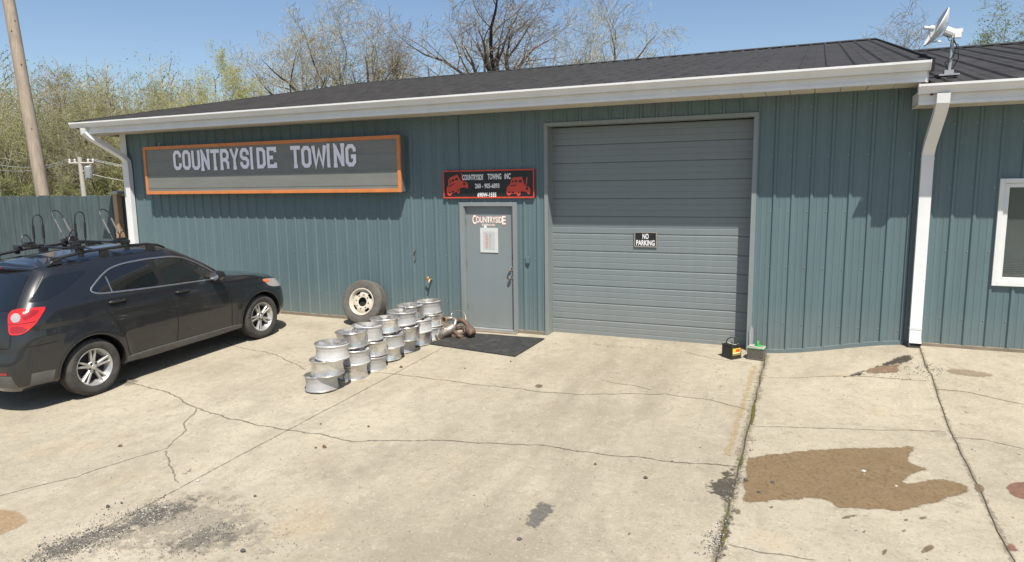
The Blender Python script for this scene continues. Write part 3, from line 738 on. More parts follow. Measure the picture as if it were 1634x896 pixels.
bk = MB(); bk.box(-5.5, -4.4, .13, .15, -.1, 2.2); bpart(bk, 'door_backing', M['dark'])

# roller garage door
gd = empty('garage_door', (0, 0, 0)); gd.parent = bld; gd.location = -BO
nP = 12; z0, z1 = -.06, 3.30; hP = (z1-z0)/nP
mb = MB(); pr = [(.006, .0), (.006, .014), (.030, .0), (hP*.34, .0), (hP*.36, .0045), (hP*.39, .0045), (hP*.41, 0.), (hP*.66, 0.), (hP*.68, .0045), (hP*.71, .0045), (hP*.73, 0.), (hP-.022, .0), (hP-.008, .008), (hP-.008, .045), (0.006, .045)]
pr = [(.002, .040), (.002, .007), (.016, .0), (hP*.34, .0), (hP*.355, .0028), (hP*.385, .0028), (hP*.40, 0.), (hP*.66, 0.), (hP*.675, .0028), (hP*.705, .0028), (hP*.72, 0.), (hP-.014, .0), (hP-.002, .007), (hP-.002, .040)]
mb.prism([(b, a) for a, b in pr], lambda a, c, q: (q, a, c), -3.885, -.785); me = mb.mesh('door_section', M['garage'])
for i in range(nP): link('door_section', me, gd, (0, .20, z0 + i*hP))
bk = MB(); bk.box(-3.95, -.70, .243, .26, -.2, 3.4); bk.build('door_backing', M['dark'], gd)
sl_ = MB(); sl_.box(-3.885, -.785, .19, .25, -.085, -.058); sl_.build('bottom_seal', M['dark'], gd)
jb = MB(); jb.box(-3.925, -3.865, -.03, .242, -.12, 3.31); bpart(jb, 'door_jamb', M['trim'], bevel=.003)
jb = MB(); jb.box(-.80, -.735, -.03, .242, -.12, 3.31); bpart(jb, 'door_jamb', M['trim'], bevel=.003)
jb = MB(); jb.box(-3.925, -.735, -.032, .242, 3.311, 3.365); bpart(jb, 'door_head', M['trim'], bevel=.003)
mb = MB(); mb.prism([(-.30, G(-2, -.3)+.001), (-.02, -.02), (.24, -.02), (.24, -.2), (-.30, -.2)], lambda a, c, q: (q, a, c), -3.86, -.80); bpart(mb, 'door_sill', M['concrete'])
# flashing bent and torn at the foot of the right jamb
mb = MB(); mb.add([(-.735, -.034, .0), (-.70, -.04, .02), (-.705, -.036, .30), (-.735, -.034, .36), (-.76, -.045, .28), (-.755, -.05, .05)], [(0, 1, 2, 3), (0, 3, 4, 5)]); bpart(mb, 'torn_flashing', M['ptrim'])
# box beside the door
mb = MB(); mb.box(-4.255, -4.19, -.045, .0, 1.14, 1.245); bpart(mb, 'switch_box', M['teal'], bevel=.004)
# hose tap and old bracket on the wall
tp = empty('tap', -BO); tp.parent = bld
mb = MB(); q = wp(686, 446, -.07); mb.tube([(q.x, .0, q.z), (q.x, -.075, q.z), (q.x-.004, -.10, q.z-.03), (q.x-.006, -.11, q.z-.055)], [.014, .014, .015, .013], 10); mb.build('spout', M['brass'], tp, smooth=40)
mb = MB(); mb.lathe([(.0001, 0), (.014, .004), (.034, 0), (.037, .006), (.03, .012), (.0001, .014)], 8, Matrix.Translation((q.x-.03, -.10, q.z+.025)) @ Matrix.Rotation(pi/2, 4, 'X')); mb.tube([(q.x, -.07, q.z), (q.x-.03, -.10, q.z+.025)], .008, 6); mb.build('handle', M['brass'], tp, smooth=40)
mb = MB(); a = wp(663, 397, -.01); b = wp(661, 417, -.01)
for (dx, dz, l, r) in ((.0, .0, .05, .011), (-.015, -.05, .03, .012), (-.004, -.15, .05, .013)): mb.tube([(a.x+dx, -.004, a.z+dz), (a.x+dx-.01, -.035, a.z+dz-l)], [r, r*.6], 6)
mb.tube([(a.x+.003, -.03, a.z-.05), (a.x+.004, -.03, a.z-.18)], .004, 5); bpart(mb, 'wall_bracket', M['rust'])

# annex window
wd = empty('window', -AO); wd.parent = ann
x0, x1, zz0, zz1 = 2.105, 3.43, 1.075, 2.41
def ring(x0, x1, z0, z1, w, ya, yb):
    m = MB(); m.box(x0, x0+w, ya, yb, z0, z1); m.box(x1-w, x1, ya, yb, z0, z1); m.box(x0+w, x1-w, ya, yb, z0, z0+w); m.box(x0+w, x1-w, ya, yb, z1-w, z1); return m
ring(x0, x1, zz0, zz1, .055, -.045, .03).build('window_frame', M['white'], wd, bevel=.004)
ring(x0+.058, x1-.058, zz0+.058, zz1-.058, .05, -.025, .04).build('sash', M['white'], wd, bevel=.003)
m_, nt_, p_ = base_mat('window_glass'); p_.inputs['Base Color'].default_value = (.55, .6, .58, 1); p_.inputs['Roughness'].default_value = .02; p_.inputs['Transmission Weight'].default_value = .92; p_.inputs['IOR'].default_value = 1.5
M['glass'] = m_
mb = MB(); mb.box(x0+.10, x1-.10, .004, .010, zz0+.10, zz1-.10); mb.build('pane', M['glass'], wd)
M['blind'] = pm('dusty_blind', (.55, .55, .5), .6)
mb = MB(); nz = 46
for i in range(9):
    z = zz0 + .115 + i*.0235
    mb.obox(((x0+x1)/2, .085, z), (.57, 0, 0), (0, .011, -.006), (0, .0002, .0005))
bl = mb.build('blind_slats', M['blind'], wd); bl['kind'] = 'stuff'
M['reflect'] = pm('painted_reflection', (.26, .275, .255), .8, 0, .06, 2)  # even grey behind the pane stands in for reflected sky and trees
mb = MB(); mb.add([(1.9, .12, .8), (3.7, .12, .8), (3.7, .12, 2.7), (1.9, .12, 2.7)], [(0, 1, 2, 3)]); mb.build('reflection_sheet', M['reflect'], wd)
mb = MB(); side_sheet(mb, 9.0, .013, 14.8, -.2, lambda y: 3.5 + .2*min(y+.66, 15.4-y-.66+.0), 1); bpart(mb, 'end_wall', M['teal'], ann)
mb = MB(); mb.box(1.25, 9, 14.8, 14.9, -.2, 3.5); bpart(mb, 'back_wall', M['teal'], ann)

# ------------------------------------------------------------------ signs
def text_mesh(body, x0, x1, z0, z1, depth, bold=0., shear=0., space=1.):
    cu = bpy.data.curves.new('lettering', 'FONT'); cu.body = body; cu.size = 1; cu.offset = bold; cu.resolution_u = 3; cu.shear = shear; cu.space_character = space
    ob = bpy.data.objects.new('tmp', cu); COL.objects.link(ob); dg = bpy.context.evaluated_depsgraph_get(); dg.update()
    me = bpy.data.meshes.new_from_object(ob.evaluated_get(dg)); bpy.data.objects.remove(ob)
    co = np.array([v.co[:] for v in me.vertices]); a = co.min(0); b = co.max(0)
    for v in me.vertices:
        u = (v.co.x-a[0])/(b[0]-a[0]); w = (v.co.y-a[1])/(b[1]-a[1]); v.co = (x0 + (x1-x0)*u, depth, z0 + (z1-z0)*w)
    me.update()
    if len(me.polygons) and me.polygons[0].normal.y > 0: me.flip_normals()
    return me
def put_text(name, body, x0, x1, z0, z1, depth, mt, parent, off, **kw):
    me = text_mesh(body, x0, x1, z0, z1, depth, **kw); me.name = name; me.materials.clear(); me.materials.append(mt)
    return link(name, me, parent, -off)
# block letters drawn as mitred strokes
w_, c_ = .56, .15
GL = {'C': [[(w_,.68),(w_,1-c_),(w_-c_,1),(c_,1),(0,1-c_),(0,c_),(c_,0),(w_-c_,0),(w_,c_),(w_,.32)]],
 'O': [[(c_,0),(w_-c_,0),(w_,c_),(w_,1-c_),(w_-c_,1),(c_,1),(0,1-c_),(0,c_),'c']],
 'U': [[(0,1.09),(0,c_),(c_,0),(w_-c_,0),(w_,c_),(w_,1.09)]],
 'N': [[(0,-.09),(0,1.09)],[(w_,-.09),(w_,1.09)],[(.0,1.0),(w_,.0)],[(-.15,1.05),(.0,1.05)],[(w_-.15,1.05),(w_+.15,1.05)],[(-.15,-.05),(.15,-.05)]],
 'T': [[(-.12,1),(w_+.12,1)],[(w_/2,.95),(w_/2,-.09)],[(w_/2-.16,-.05),(w_/2+.16,-.05)]],
 'R': [[(0,-.09),(0,1.0)],[(-.09,1),(w_-c_,1),(w_,1-c_),(w_,.46+c_),(w_-c_,.46),(0.05,.46)],[(w_*.55,.46),(w_,.28),(w_,-.09)],[(-.15,-.05),(.14,-.05)]],
 'Y': [[(-.03,1.09),(w_/2,.46),(w_+.03,1.09)],[(w_/2,.5),(w_/2,-.09)],[(w_/2-.15,-.05),(w_/2+.15,-.05)]],
 'S': [[(w_,.7),(w_,1-c_),(w_-c_,1),(c_,1),(0,1-c_),(0,.5+c_),(c_,.51),(w_-c_,.49),(w_,.5-c_),(w_,c_),(w_-c_,0),(c_,0),(0,c_),(0,.3)]],
 'I': [[(0,-.09),(0,1.09)],[(-.12,1.05),(.12,1.05)],[(-.12,-.05),(.12,-.05)]],
 'D': [[(-.09,0),(w_-c_,0),(w_,c_),(w_,1-c_),(w_-c_,1),(-.09,1)],[(0.04,.05),(.04,.95)]],
 'E': [[(w_+.05,.8),(w_+.05,1),(-.09,1)],[(w_+.05,.2),(w_+.05,0),(-.09,0)],[(.02,.05),(.02,.95)],[(.05,.5),(w_*.75,.5)]],
 'W': [[(-.06,1.09),(.13,0.0),(.40,.80),(.67,0.0),(.86,1.09)]],
 'G': [[(w_,.70),(w_,1-c_),(w_-c_,1),(c_,1),(0,1-c_),(0,c_),(c_,0),(w_-c_,0),(w_,c_),(w_,.44),(w_*.5,.44)]]}
GW = {'I': .20, 'W': .80}
def stroke(mb, pts, t, fn, d):
    closed = pts[-1] == 'c'
    if closed: pts = pts[:-1]
    P_ = [Vector(p) for p in pts]; n = len(P_); L = []
    for i, p in enumerate(P_):
        a = P_[i-1] if (closed or i > 0) else None; b = P_[(i+1) % n] if (closed or i < n-1) else None
        d1 = (p-a).normalized() if a is not None else (b-p).normalized(); d2 = (b-p).normalized() if b is not None else d1
        n1 = Vector((-d1.y, d1.x)); n2 = Vector((-d2.y, d2.x)); m = (n1+n2).normalized(); k = min(1.6, 1/max(.3, m.dot(n1)))
        L.append((p + m*t*k, p - m*t*k))
    b0 = len(mb.v)
    for (q, r) in L: mb.v += [tuple(fn(q.x, q.y, d)), tuple(fn(r.x, r.y, d)), tuple(fn(q.x, q.y, d-.006)), tuple(fn(r.x, r.y, d-.006))]
    for i in range(n if closed else n-1):
        j = (i+1) % n; a, c = b0+4*i, b0+4*j
        mb.f += [(a, a+1, c+1, c), (a, c, c+2, a+2), (a+1, a+3, c+3, c+1)]; mb.m += [0]*3
# big cabinet sign
SY = -.22
sg = empty('cabinet_sign', (-9.57, 0, 2.31)); SO = Vector((-9.57, 0, 2.31))
tag(sg, 'long orange-framed grey cabinet sign reading COUNTRYSIDE TOWING on the teal wall', 'sign')
sx0, sx1, sz0, sz1 = -12.675, -6.465, 2.312, 3.278
mb = MB(); mb.box(sx0+.01, sx1-.01, SY+.03, -.0215, sz0+.01, sz1-.01); mb.build('cabinet', M['teal'], sg, loc=-SO)
mb = MB(); mb.box(sx0+.05, sx1-.05, SY+.006, SY+.028, sz0+.05, sz1-.05); mb.build('face_panel', M['signface'], sg, loc=-SO)
def framebars(x0, x1, z0, z1, w, ya, yb, mt, parent, off):
    for (a, b, c, d) in ((x0, x0+w, z0+w, z1-w), (x1-w, x1, z0+w, z1-w), (x0, x1, z0, z0+w), (x0, x1, z1-w, z1)):
        m = MB(); m.box(a, b, ya, yb, c, d); m.build('frame_bar', mt, parent, loc=-off, bevel=.004)
framebars(sx0, sx1, sz0, sz1, .062, SY-.012, SY+.029, M['orange'], sg, SO)
mb = MB(); mb.tube([(-12.35, -.1, sz1), (-12.35, -.1, sz1+.07)], .012, 6); mb.tube([(-12.35, -.1, sz1+.07), (-12.3, -.1, sz1+.075)], .008, 6); mb.build('hanger_eye', M['ptrim'], sg, loc=-SO)
for k in range(3):   # horizontal letter tracks
    m = MB(); z = sz0 + .12 + .27*k; m.box(sx0+.063, sx1-.063, SY+.001, SY+.0055, z, z+.006); m.build('letter_track', M['signface'], sg, loc=-SO)
txt = 'COUNTRYSIDE  TOWING'
A = wp(279, 256, SY); B = wp(566, 247, SY)
adv = [0.]
for ch in txt: adv.append(adv[-1] + (.55 if ch == ' ' else GW.get(ch, w_) + .33))
tot = adv[-1] - .33
for i, ch in enumerate(txt):
    if ch == ' ': continue
    u = adv[i]/tot; X = A.x + (B.x-A.x)*u; sc = (B.x-A.x)/tot
    zt = wp(279 + 287*u, 243.5 - 11.5*u, SY).z; zb = wp(279 + 287*u, 269 - 7.5*u, SY).z
    mb = MB(); dz = rnd.uniform(-.008, .008)
    for q, st in enumerate(GL[ch]): stroke(mb, st, .135 if ch == 'W' else .112, lambda a, c, d: (X + a*sc, d, zb + dz + c*(zt-zb)), SY - .004 - .0006*q)
    mb.build('letter', M['signtxt'], sg, loc=-SO)
# board over the door
bs = empty('towing_board_sign', (-4.92, 0, 2.2)); QO = Vector((-4.92, 0, 2.2))
tag(bs, 'black sign with red border, two red tow trucks and phone number above the door', 'sign')
bx0, bx1, bz0, bz1 = -5.745, -4.085, 2.198, 2.662; BY = -.045
mb = MB(); mb.box(bx0+.004, bx1-.004, BY+.002, -.021, bz0+.004, bz1-.004); mb.build('board', M['signblk'], bs, loc=-QO)
framebars(bx0, bx1, bz0, bz1, .022, BY-.006, BY+.004, M['red'], bs, QO)
def wx(px, py): q = wp(px, py, BY); return q.x, q.z
def line(body, pxa, pya, pxb, pyb, h, **kw):
    (xa, za), (xb, zb) = wx(pxa, pya), wx(pxb, pyb); put_text('lettering', body, xa, xb, (za+zb)/2 - h/2, (za+zb)/2 + h/2, BY - .0015, M['signtxt2'], bs, QO, **kw)
line('COUNTRYSiDE', 738, 282.7, 771, 282.3, .092, bold=.03); line('TOWiNG', 778, 281.5, 800, 281.2, .095, bold=.03); line('iNC', 805, 280.8, 815, 280.6, .095, bold=.03)
line('260 - 905-6893', 758, 296.5, 797, 295.8, .08, bold=.03); line('690W-155S', 762, 310.7, 792, 310, .075, bold=.03)
truck = [(0,.2),(.02,.42),(.1,.55),(.16,.6),(.22,.85),(.3,.95),(.66,.98),(.7,.82),(.74,.62),(.78,.55),(.84,.95),(.88,.97),(.86,.66),(.82,.5),(.95,.46),(1.0,.3),(.97,.14),(.9,.1),(.84,.2),(.72,.24),(.6,.26),(.58,.08),(.52,.0),(.46,.04),(.43,.14),(.2,.12),(.14,.04),(.06,.06)]
cut1 = [[(.24,.68),(.27,.82),(.31,.82),(.30,.68)],[(.36,.70),(.37,.82),(.46,.82),(.46,.70)],[(.52,.70),(.52,.82),(.64,.82),(.65,.70)],[(.14,.54),(.40,.60),(.45,.56),(.20,.50)],[(.10,.16),(.10,.24),(.17,.24),(.17,.16)],[(.22,.16),(.22,.24),(.33,.24),(.33,.16)],[(.50,.12),(.49,.24),(.53,.24),(.54,.12)],[(.80,.33),(.80,.44),(.90,.44),(.90,.33)],[(.76,.5),(.78,.5),(.83,.72),(.82,.74)]]
def emblem(px, py, s, rot):
    c = wx(px, py); e = MB()
    def fn(a, b, d):
        u, v = (a-.5)*s, (b-.5)*s*.74; return (c[0] + u*cos(rot) - v*sin(rot), d, c[1] + u*sin(rot) + v*cos(rot))
    e.v = [fn(a, b, BY-.001) for a, b in truck]; e.f = [tuple(range(len(truck)))]; e.m = [0]
    me = e.mesh('truck_emblem', M['red'], False, False)
    bm = bmesh.new(); bm.from_mesh(me); bmesh.ops.triangulate(bm, faces=bm.faces); bm.normal_update(); bm.to_mesh(me); bm.free()
    if me.polygons[0].normal.y > 0: me.flip_normals()
    o = link('truck_emblem', me, bs, -QO)
    for pl in cut1:
        k = MB(); k.v = [fn(a, b, BY-.0022) for a, b in pl]; k.f = [tuple(range(4))]; k.m = [0]; k.build('cutout', M['signblk'], o)
emblem(728, 294, .43, radians(17)); emblem(827, 297, .43, radians(0))
# lettering and paper on the door leaf
DY = .035
dl = empty('door_lettering', (-4.92, DY, 1.83)); DO = Vector((-4.92, DY, 1.83))
tag(dl, 'white COUNTRYSIDE lettering with brown outline stuck on the grey door', 'lettering')
a = wp(754, 349, DY); b = wp(807, 349, DY)
for nm, mt, bo, dep in (('lettering_outline', M['brown'], .085, DY-.0012), ('lettering', M['signtxt2'], .022, DY-.0024)):
    g = .012 if bo > .05 else 0
    zb = a.z - .062
    put_text(nm, 'OUNTRYSID', a.x+.068-g, b.x-.062+g, zb-g*.6, zb+.105+g*.6, dep, mt, dl, DO, bold=bo)
    put_text(nm, 'C', a.x-g, a.x+.072+g*.4, zb-.022-g, zb+.128+g*.6, dep-.0003, mt, dl, DO, bold=bo)
    put_text(nm, 'E', b.x-.066-g*.4, b.x+g, zb-.022-g, zb+.115+g*.6, dep-.0003, mt, dl, DO, bold=bo)
    put_text(nm, 'TOWING INC', a.x+.17-g*.4, b.x-.19+g*.4, zb-.052-g*.4, zb-.016, dep-.0005, mt, dl, DO, bold=bo*.8)
pn = empty('door_notice', (-4.93, DY, 1.4)); NO_ = Vector((-4.93, DY, 1.4))
tag(pn, 'faded notice in a clear plastic sleeve taped to the grey door', 'notice')
a = wp(766, 363, DY-.01); b = wp(795, 403, DY-.01)
mb = MB(); mb.box(a.x, b.x, DY-.012, DY-.004, b.z, a.z); mb.build('sleeve', M['paper'], pn, loc=-NO_)
mb = MB(); mb.box(a.x+.06, b.x-.055, DY-.0135, DY-.0125, b.z+.05, a.z-.06); mb.build('paper_insert', M['paper2'], pn, loc=-NO_)
for k, (q0, q1, zz) in enumerate(((.105, .145, 0), (.165, .20, 0))):
    for j in range(6):
        mb = MB(); zt = a.z - .10 - j*.042; mb.box(a.x+q0+rnd.uniform(-.004, .004), a.x+q1+rnd.uniform(-.006, .006), DY-.0142, DY-.0136, zt-.03, zt); mb.build('print', M['faded'] if k == 0 else M['greyish'], pn, loc=-NO_)
mb = MB(); mb.box(a.x+.075, a.x+.12, DY-.0125, DY-.0040, a.z+.0005, a.z+.035); mb.build('tape', M['signtxt2'], pn, loc=-NO_)
# NO PARKING plate
NY = .192
a = wp(1012, 369, NY); b = wp(1048.5, 394.5, NY)
np_ = empty('no_parking_sign', ((a.x+b.x)/2, NY, b.z)); PO = np_.location.copy()
tag(np_, 'small black NO PARKING plate with silver edge on the big garage door', 'sign')
mb = MB(); mb.box(a.x+.012, b.x-.012, NY-.008, NY+.006, b.z+.012, a.z-.012); mb.build('plate', M['signblk'], np_, loc=-PO)
framebars(a.x, b.x, b.z, a.z, .02, NY-.014, NY-.0005, M['steel'], np_, PO)
H_ = a.z - b.z; W2 = b.x - a.x
put_text('lettering', 'NO', a.x+W2*.37, a.x+W2*.64, b.z+H_*.53, b.z+H_*.87, NY-.0105, M['signtxt2'], np_, PO, bold=.03)
put_text('lettering', 'PARKING', a.x+W2*.10, a.x+W2*.90, b.z+H_*.11, b.z+H_*.46, NY-.0105, M['signtxt2'], np_, PO, bold=.03)

# ------------------------------------------------------------------ satellite dish on the annex roof
ds = None
def roofhit(px, py):
    d = ray(px, py); k = (5.15-3.53)/(7.4-EAVE_Y)
    # z = 3.55 + k (y - EAVE_Y)
    t = (3.555 + k*(-CAM_D - EAVE_Y) - CAM_H)/(d.z - k*d.y); return CAMP + d*t
q = roofhit(1513, 121)
dish = empty('satellite_dish', q); tag(dish, 'white satellite dish on a grey mast at the annex roof edge', 'satellite dish')
top = wp(1521, 62, q.y) - q
dcen = wp(1504, 47, q.y) - q
mb = MB(); mb.tube([(0, 0, .03), (top.x*.9, 0, top.z*.98)], .022, 10); mb.build('mast', M['ptrim'], dish, smooth=40)
mb = MB(); mb.box(-.11, .11, -.08, .08, .0, .02); mb.box(-.05, .05, -.05, .05, .02, .07); mb.build('mount_plate', M['ptrim'], dish)
ax = Vector((-.88, -.06, .45)).normalized()   # the way the dish looks
Md = Matrix.Translation(dcen) @ ax.to_track_quat('Z', 'Y').to_matrix().to_4x4()
mb = MB(); R_ = .245; prof = []
for i in range(9): r = R_*i/8; prof.append((max(r, .0005), .085*(r/R_)**2))
back = [(r, z-.012) for r, z in reversed(prof)]
mb.lathe(prof + back, 36, Md); mb.build('reflector', M['white'], dish, smooth=50)
mb = MB(); cpt = Vector(dcen); e = cpt + ax*.17 + Vector((0, -.02, -.05)); mb.tube([cpt + Vector((.0, 0, -.14)), cpt + ax*.12 + Vector((0, 0, -.19)), e + Vector((0, 0, -.03))], .011, 8); mb.build('feed_arm', M['white'], dish)
mb = MB(); dr_ = (cpt - e).normalized(); mb.tube([e - dr_*.06, e + dr_*.0, e + dr_*.015, e + dr_*.05], [.022, .022, .034, .04], 12); mb.build('feed_horn', M['white'], dish, smooth=40)
mb = MB(); bc = cpt - ax*.03; mb.tube([bc, bc - ax*.10], .06, 12); mb.obox(bc + Vector((.13, .04, -.01)), (.065, .015, .006), (0, .035, 0), (0, 0, .022)); mb.obox(bc + Vector((.13, .02, -.06)), (.05, .01, 0), (0, .03, 0), (.0, 0, .035)); mb.build('bracket', M['white'], dish)
mb = MB()
tz = top.z
mb.tube([Vector((.0, -.02, .05)), Vector((-.05, -.03, .16)), Vector((.03, -.04, .22)), Vector((.06, -.05, .34)), Vector((.02, -.05, .44)), Vector((-.02, -.04, tz*.95)), bc], .007, 6)
mb.tube([Vector((.02, -.01, .04)), Vector((.09, -.03, .20)), Vector((.075, -.05, .36)), Vector((.03, -.03, tz*.9)), bc + Vector((.1, 0, 0))], .006, 6)
mb.build('cable', M['black'], dish, smooth=50)
# ------------------------------------------------------------------ the parked car
def pchip(x, Y, xq):
    x = np.asarray(x, float); Y = np.asarray(Y, float); h = np.diff(x); d = np.diff(Y, axis=0)/h[:, None]
    m = np.zeros_like(Y); m[0] = d[0]; m[-1] = d[-1]
    for i in range(1, len(x)-1):
        w1 = 2*h[i]+h[i-1]; w2 = h[i]+2*h[i-1]; ok = d[i-1]*d[i] > 0
        with np.errstate(divide='ignore', invalid='ignore'):
            v = (w1+w2)/(w1/d[i-1] + w2/d[i])
        m[i] = np.where(ok, v, 0)
    idx = np.clip(np.searchsorted(x, xq, side='right')-1, 0, len(x)-2); t = ((xq - x[idx])/h[idx])[:, None]; hh = h[idx][:, None]
    return (2*t**3-3*t**2+1)*Y[idx] + (t**3-2*t**2+t)*hh*m[idx] + (-2*t**3+3*t**2)*Y[idx+1] + (t**3-t**2)*hh*m[idx+1]
# control net: columns run round the car from tail centre to nose centre, rows from the sill up to the roof centre
NET = [
 [(0,-.88,.27),(0,-.955,.36),(0,-.985,.55),(0,-.955,.74),(0,-.92,.98),(0,-.90,1.13),(0,-.865,1.20),(0,-.735,1.40),(0,-.60,1.57),(0,-.56,1.612),(0,-.48,1.632)],
 [(.40,-.88,.27),(.42,-.95,.36),(.43,-.98,.55),(.43,-.945,.74),(.43,-.91,.98),(.42,-.885,1.13),(.41,-.85,1.20),(.37,-.72,1.40),(.33,-.59,1.565),(.24,-.55,1.61),(0,-.46,1.634)],
 [(.62,-.85,.27),(.70,-.90,.37),(.725,-.925,.55),(.73,-.89,.75),(.72,-.855,.98),(.70,-.83,1.13),(.68,-.80,1.20),(.61,-.68,1.40),(.53,-.56,1.56),(.37,-.52,1.606),(0,-.43,1.636)],
 [(.70,-.74,.26),(.83,-.75,.36),(.865,-.755,.55),(.875,-.735,.76),(.865,-.71,.99),(.84,-.69,1.14),(.815,-.66,1.21),(.725,-.57,1.40),(.62,-.47,1.555),(.42,-.44,1.605),(0,-.38,1.64)],
 [(.70,-.45,.24),(.855,-.45,.34),(.900,-.45,.54),(.917,-.45,.76),(.905,-.44,1.00),(.875,-.42,1.16),(.852,-.41,1.215),(.755,-.35,1.41),(.64,-.28,1.565),(.43,-.26,1.62),(0,-.22,1.652)],
 [(.70,0,.22),(.86,0,.31),(.907,0,.52),(.926,0,.76),(.916,0,1.00),(.885,0,1.155),(.862,0,1.205),(.765,0.02,1.42),(.645,.05,1.575),(.43,.06,1.635),(0,.08,1.668)],
 [(.70,.60,.21),(.855,.60,.29),(.895,.60,.47),(.915,.60,.74),(.916,.60,.98),(.888,.60,1.13),(.866,.60,1.175),(.77,.60,1.42),(.648,.60,1.59),(.43,.60,1.65),(0,.60,1.683)],
 [(.70,1.22,.20),(.855,1.22,.28),(.89,1.22,.45),(.912,1.22,.72),(.915,1.22,.96),(.888,1.22,1.10),(.866,1.22,1.145),(.768,1.18,1.41),(.645,1.12,1.585),(.43,1.10,1.645),(0,1.05,1.68)],
 [(.70,1.85,.20),(.855,1.85,.28),(.892,1.85,.45),(.914,1.85,.72),(.915,1.85,.94),(.885,1.85,1.075),(.860,1.83,1.115),(.755,1.62,1.385),(.63,1.40,1.565),(.42,1.33,1.625),(0,1.25,1.66)],
 [(.70,2.33,.21),(.86,2.33,.29),(.90,2.33,.48),(.918,2.33,.74),(.912,2.33,.93),(.868,2.33,1.05),(.80,2.28,1.10),(.69,1.92,1.345),(.58,1.56,1.548),(.40,1.46,1.61),(0,1.36,1.645)],
 [(.70,2.857,.22),(.86,2.857,.31),(.907,2.857,.52),(.922,2.857,.75),(.905,2.857,.90),(.845,2.84,1.015),(.60,2.44,1.105),(.53,2.00,1.35),(.46,1.62,1.555),(.33,1.51,1.61),(0,1.40,1.64)],
 [(.68,3.30,.22),(.80,3.36,.30),(.855,3.38,.50),(.86,3.36,.70),(.83,3.30,.85),(.75,3.22,.945),(.41,2.50,1.115),(.36,2.05,1.355),(.32,1.665,1.56),(.24,1.55,1.612),(0,1.43,1.637)],
 [(.48,3.54,.22),(.50,3.62,.28),(.52,3.67,.50),(.52,3.64,.70),(.50,3.57,.86),(.46,3.42,.945),(.22,2.54,1.12),(.19,2.09,1.358),(.17,1.695,1.562),(.13,1.58,1.614),(0,1.45,1.635)],
 [(0,3.60,.22),(0,3.70,.28),(0,3.75,.50),(0,3.72,.70),(0,3.65,.87),(0,3.48,.955),(0,2.56,1.122),(0,2.11,1.36),(0,1.71,1.563),(0,1.60,1.615),(0,1.47,1.634)]]
NET = np.array(NET, float); NC, NR = NET.shape[:2]
for c, w in zip(range(6), (1, 1, 1, .9, .5, .15)): NET[c, :, 1] += w*np.array([.04, .04, .04, .04, .05, .07, .10, .15, .20, .18, .12])
NET[:, :, 2] += np.array([0, 0, 0, 0, 0, .01, .02, .05, .065, .07, .07]); RZ = .068; RY = .2
nu, nv = 118, 70
# param by average chord length
uc = np.concatenate([[0], np.cumsum(np.linalg.norm(np.diff(NET, axis=0), axis=2).mean(1))])
vr = np.concatenate([[0], np.cumsum(np.linalg.norm(np.diff(NET, axis=1), axis=2).mean(0))])
uq = np.linspace(0, uc[-1], nu); vq = np.linspace(0, vr[-1], nv)
t1 = pchip(uc, NET.reshape(NC, -1), uq).reshape(nu, NR, 3)
SURF = pchip(vr, t1.transpose(1, 0, 2).reshape(NR, -1), vq).reshape(nv, nu, 3).transpose(1, 0, 2)
WZ, WR, AR, YF = .355, .355, .415, 2.857
# wheel-arch flares and a shoulder crease
for a in (0., YF):
    d = np.hypot(SURF[:, :, 1]-a, SURF[:, :, 2]-WZ); side = SURF[:, :, 0] > .80
    SURF[:, :, 0] += np.where(side & (SURF[:, :, 2] < 1.0), .020*np.exp(-((d-.45)/.065)**2), 0)
z_ = SURF[:, :, 2]; y_ = SURF[:, :, 1]; sd_ = SURF[:, :, 0] > .84
crz = 1.0 - .028*(y_) + .0
SURF[:, :, 0] += np.where(sd_, -.006*np.exp(-((z_-(crz-.05))/.035)**2) - .007*np.exp(-((z_-.47)/.06)**2)*((y_ > .5) & (y_ < 2.3)), 0)
mbc = MB()
for i in range(nu):
    for j in range(nv): mbc.v.append(tuple(SURF[i, j]))
for i in range(nu-1):
    for j in range(nv-1): mbc.f.append((i*nv+j, i*nv+j+1, (i+1)*nv+j+1, (i+1)*nv+j)); mbc.m.append(0)
NB = nu*nv
for i in range(nu):
    for j in range(nv): p = SURF[i, j]; mbc.v.append((-p[0], p[1], p[2]))
for i in range(nu-1):
    for j in range(nv-1): mbc.f.append((NB+i*nv+j, NB+(i+1)*nv+j, NB+(i+1)*nv+j+1, NB+i*nv+j+1)); mbc.m.append(0)
for i in range(nu-1): mbc.f.append((i*nv, (i+1)*nv, NB+(i+1)*nv, NB+i*nv)); mbc.m.append(0)
M['paint'] = pm('charcoal_car_paint', (.0105, .0118, .0140), .35, .0, .06, 30, coat=1., spec=.4, dirt=(.026, .024, .021), dirt_amt=.25, dirt_s=2.)
def mk_glass(name, col, rough):
    m, nt, p = base_mat(name); p.inputs['Base Color'].default_value = (*col, 1); p.inputs['Roughness'].default_value = rough; p.inputs['Specular IOR Level'].default_value = .6; p.inputs['Coat Weight'].default_value = .6; p.inputs['Coat Roughness'].default_value = .03
    g = nt.nodes.new('ShaderNodeNewGeometry'); b = nt.nodes.new('ShaderNodeBump'); b.inputs['Strength'].default_value = .03; b.inputs['Distance'].default_value = .02
    nt.links.new(noise_t(nt, g.outputs['Position'], 3., 2), b.inputs['Height']); nt.links.new(b.outputs[0], p.inputs['Normal']); return m
M['tint'] = mk_glass('tinted_glass', (.008, .010, .011), .05)
M['tint2'] = mk_glass('front_door_glass', (.016, .019, .019), .05)
M['chrome'] = pm('bright_trim', (.50, .51, .53), .22, .9, .05, 20)
M['cladding'] = pm('grey_plastic_cladding', (.105, .102, .098), .6, 0, .15, 10, .1, 90, dirt=(.18, .16, .13), dirt_amt=.45)
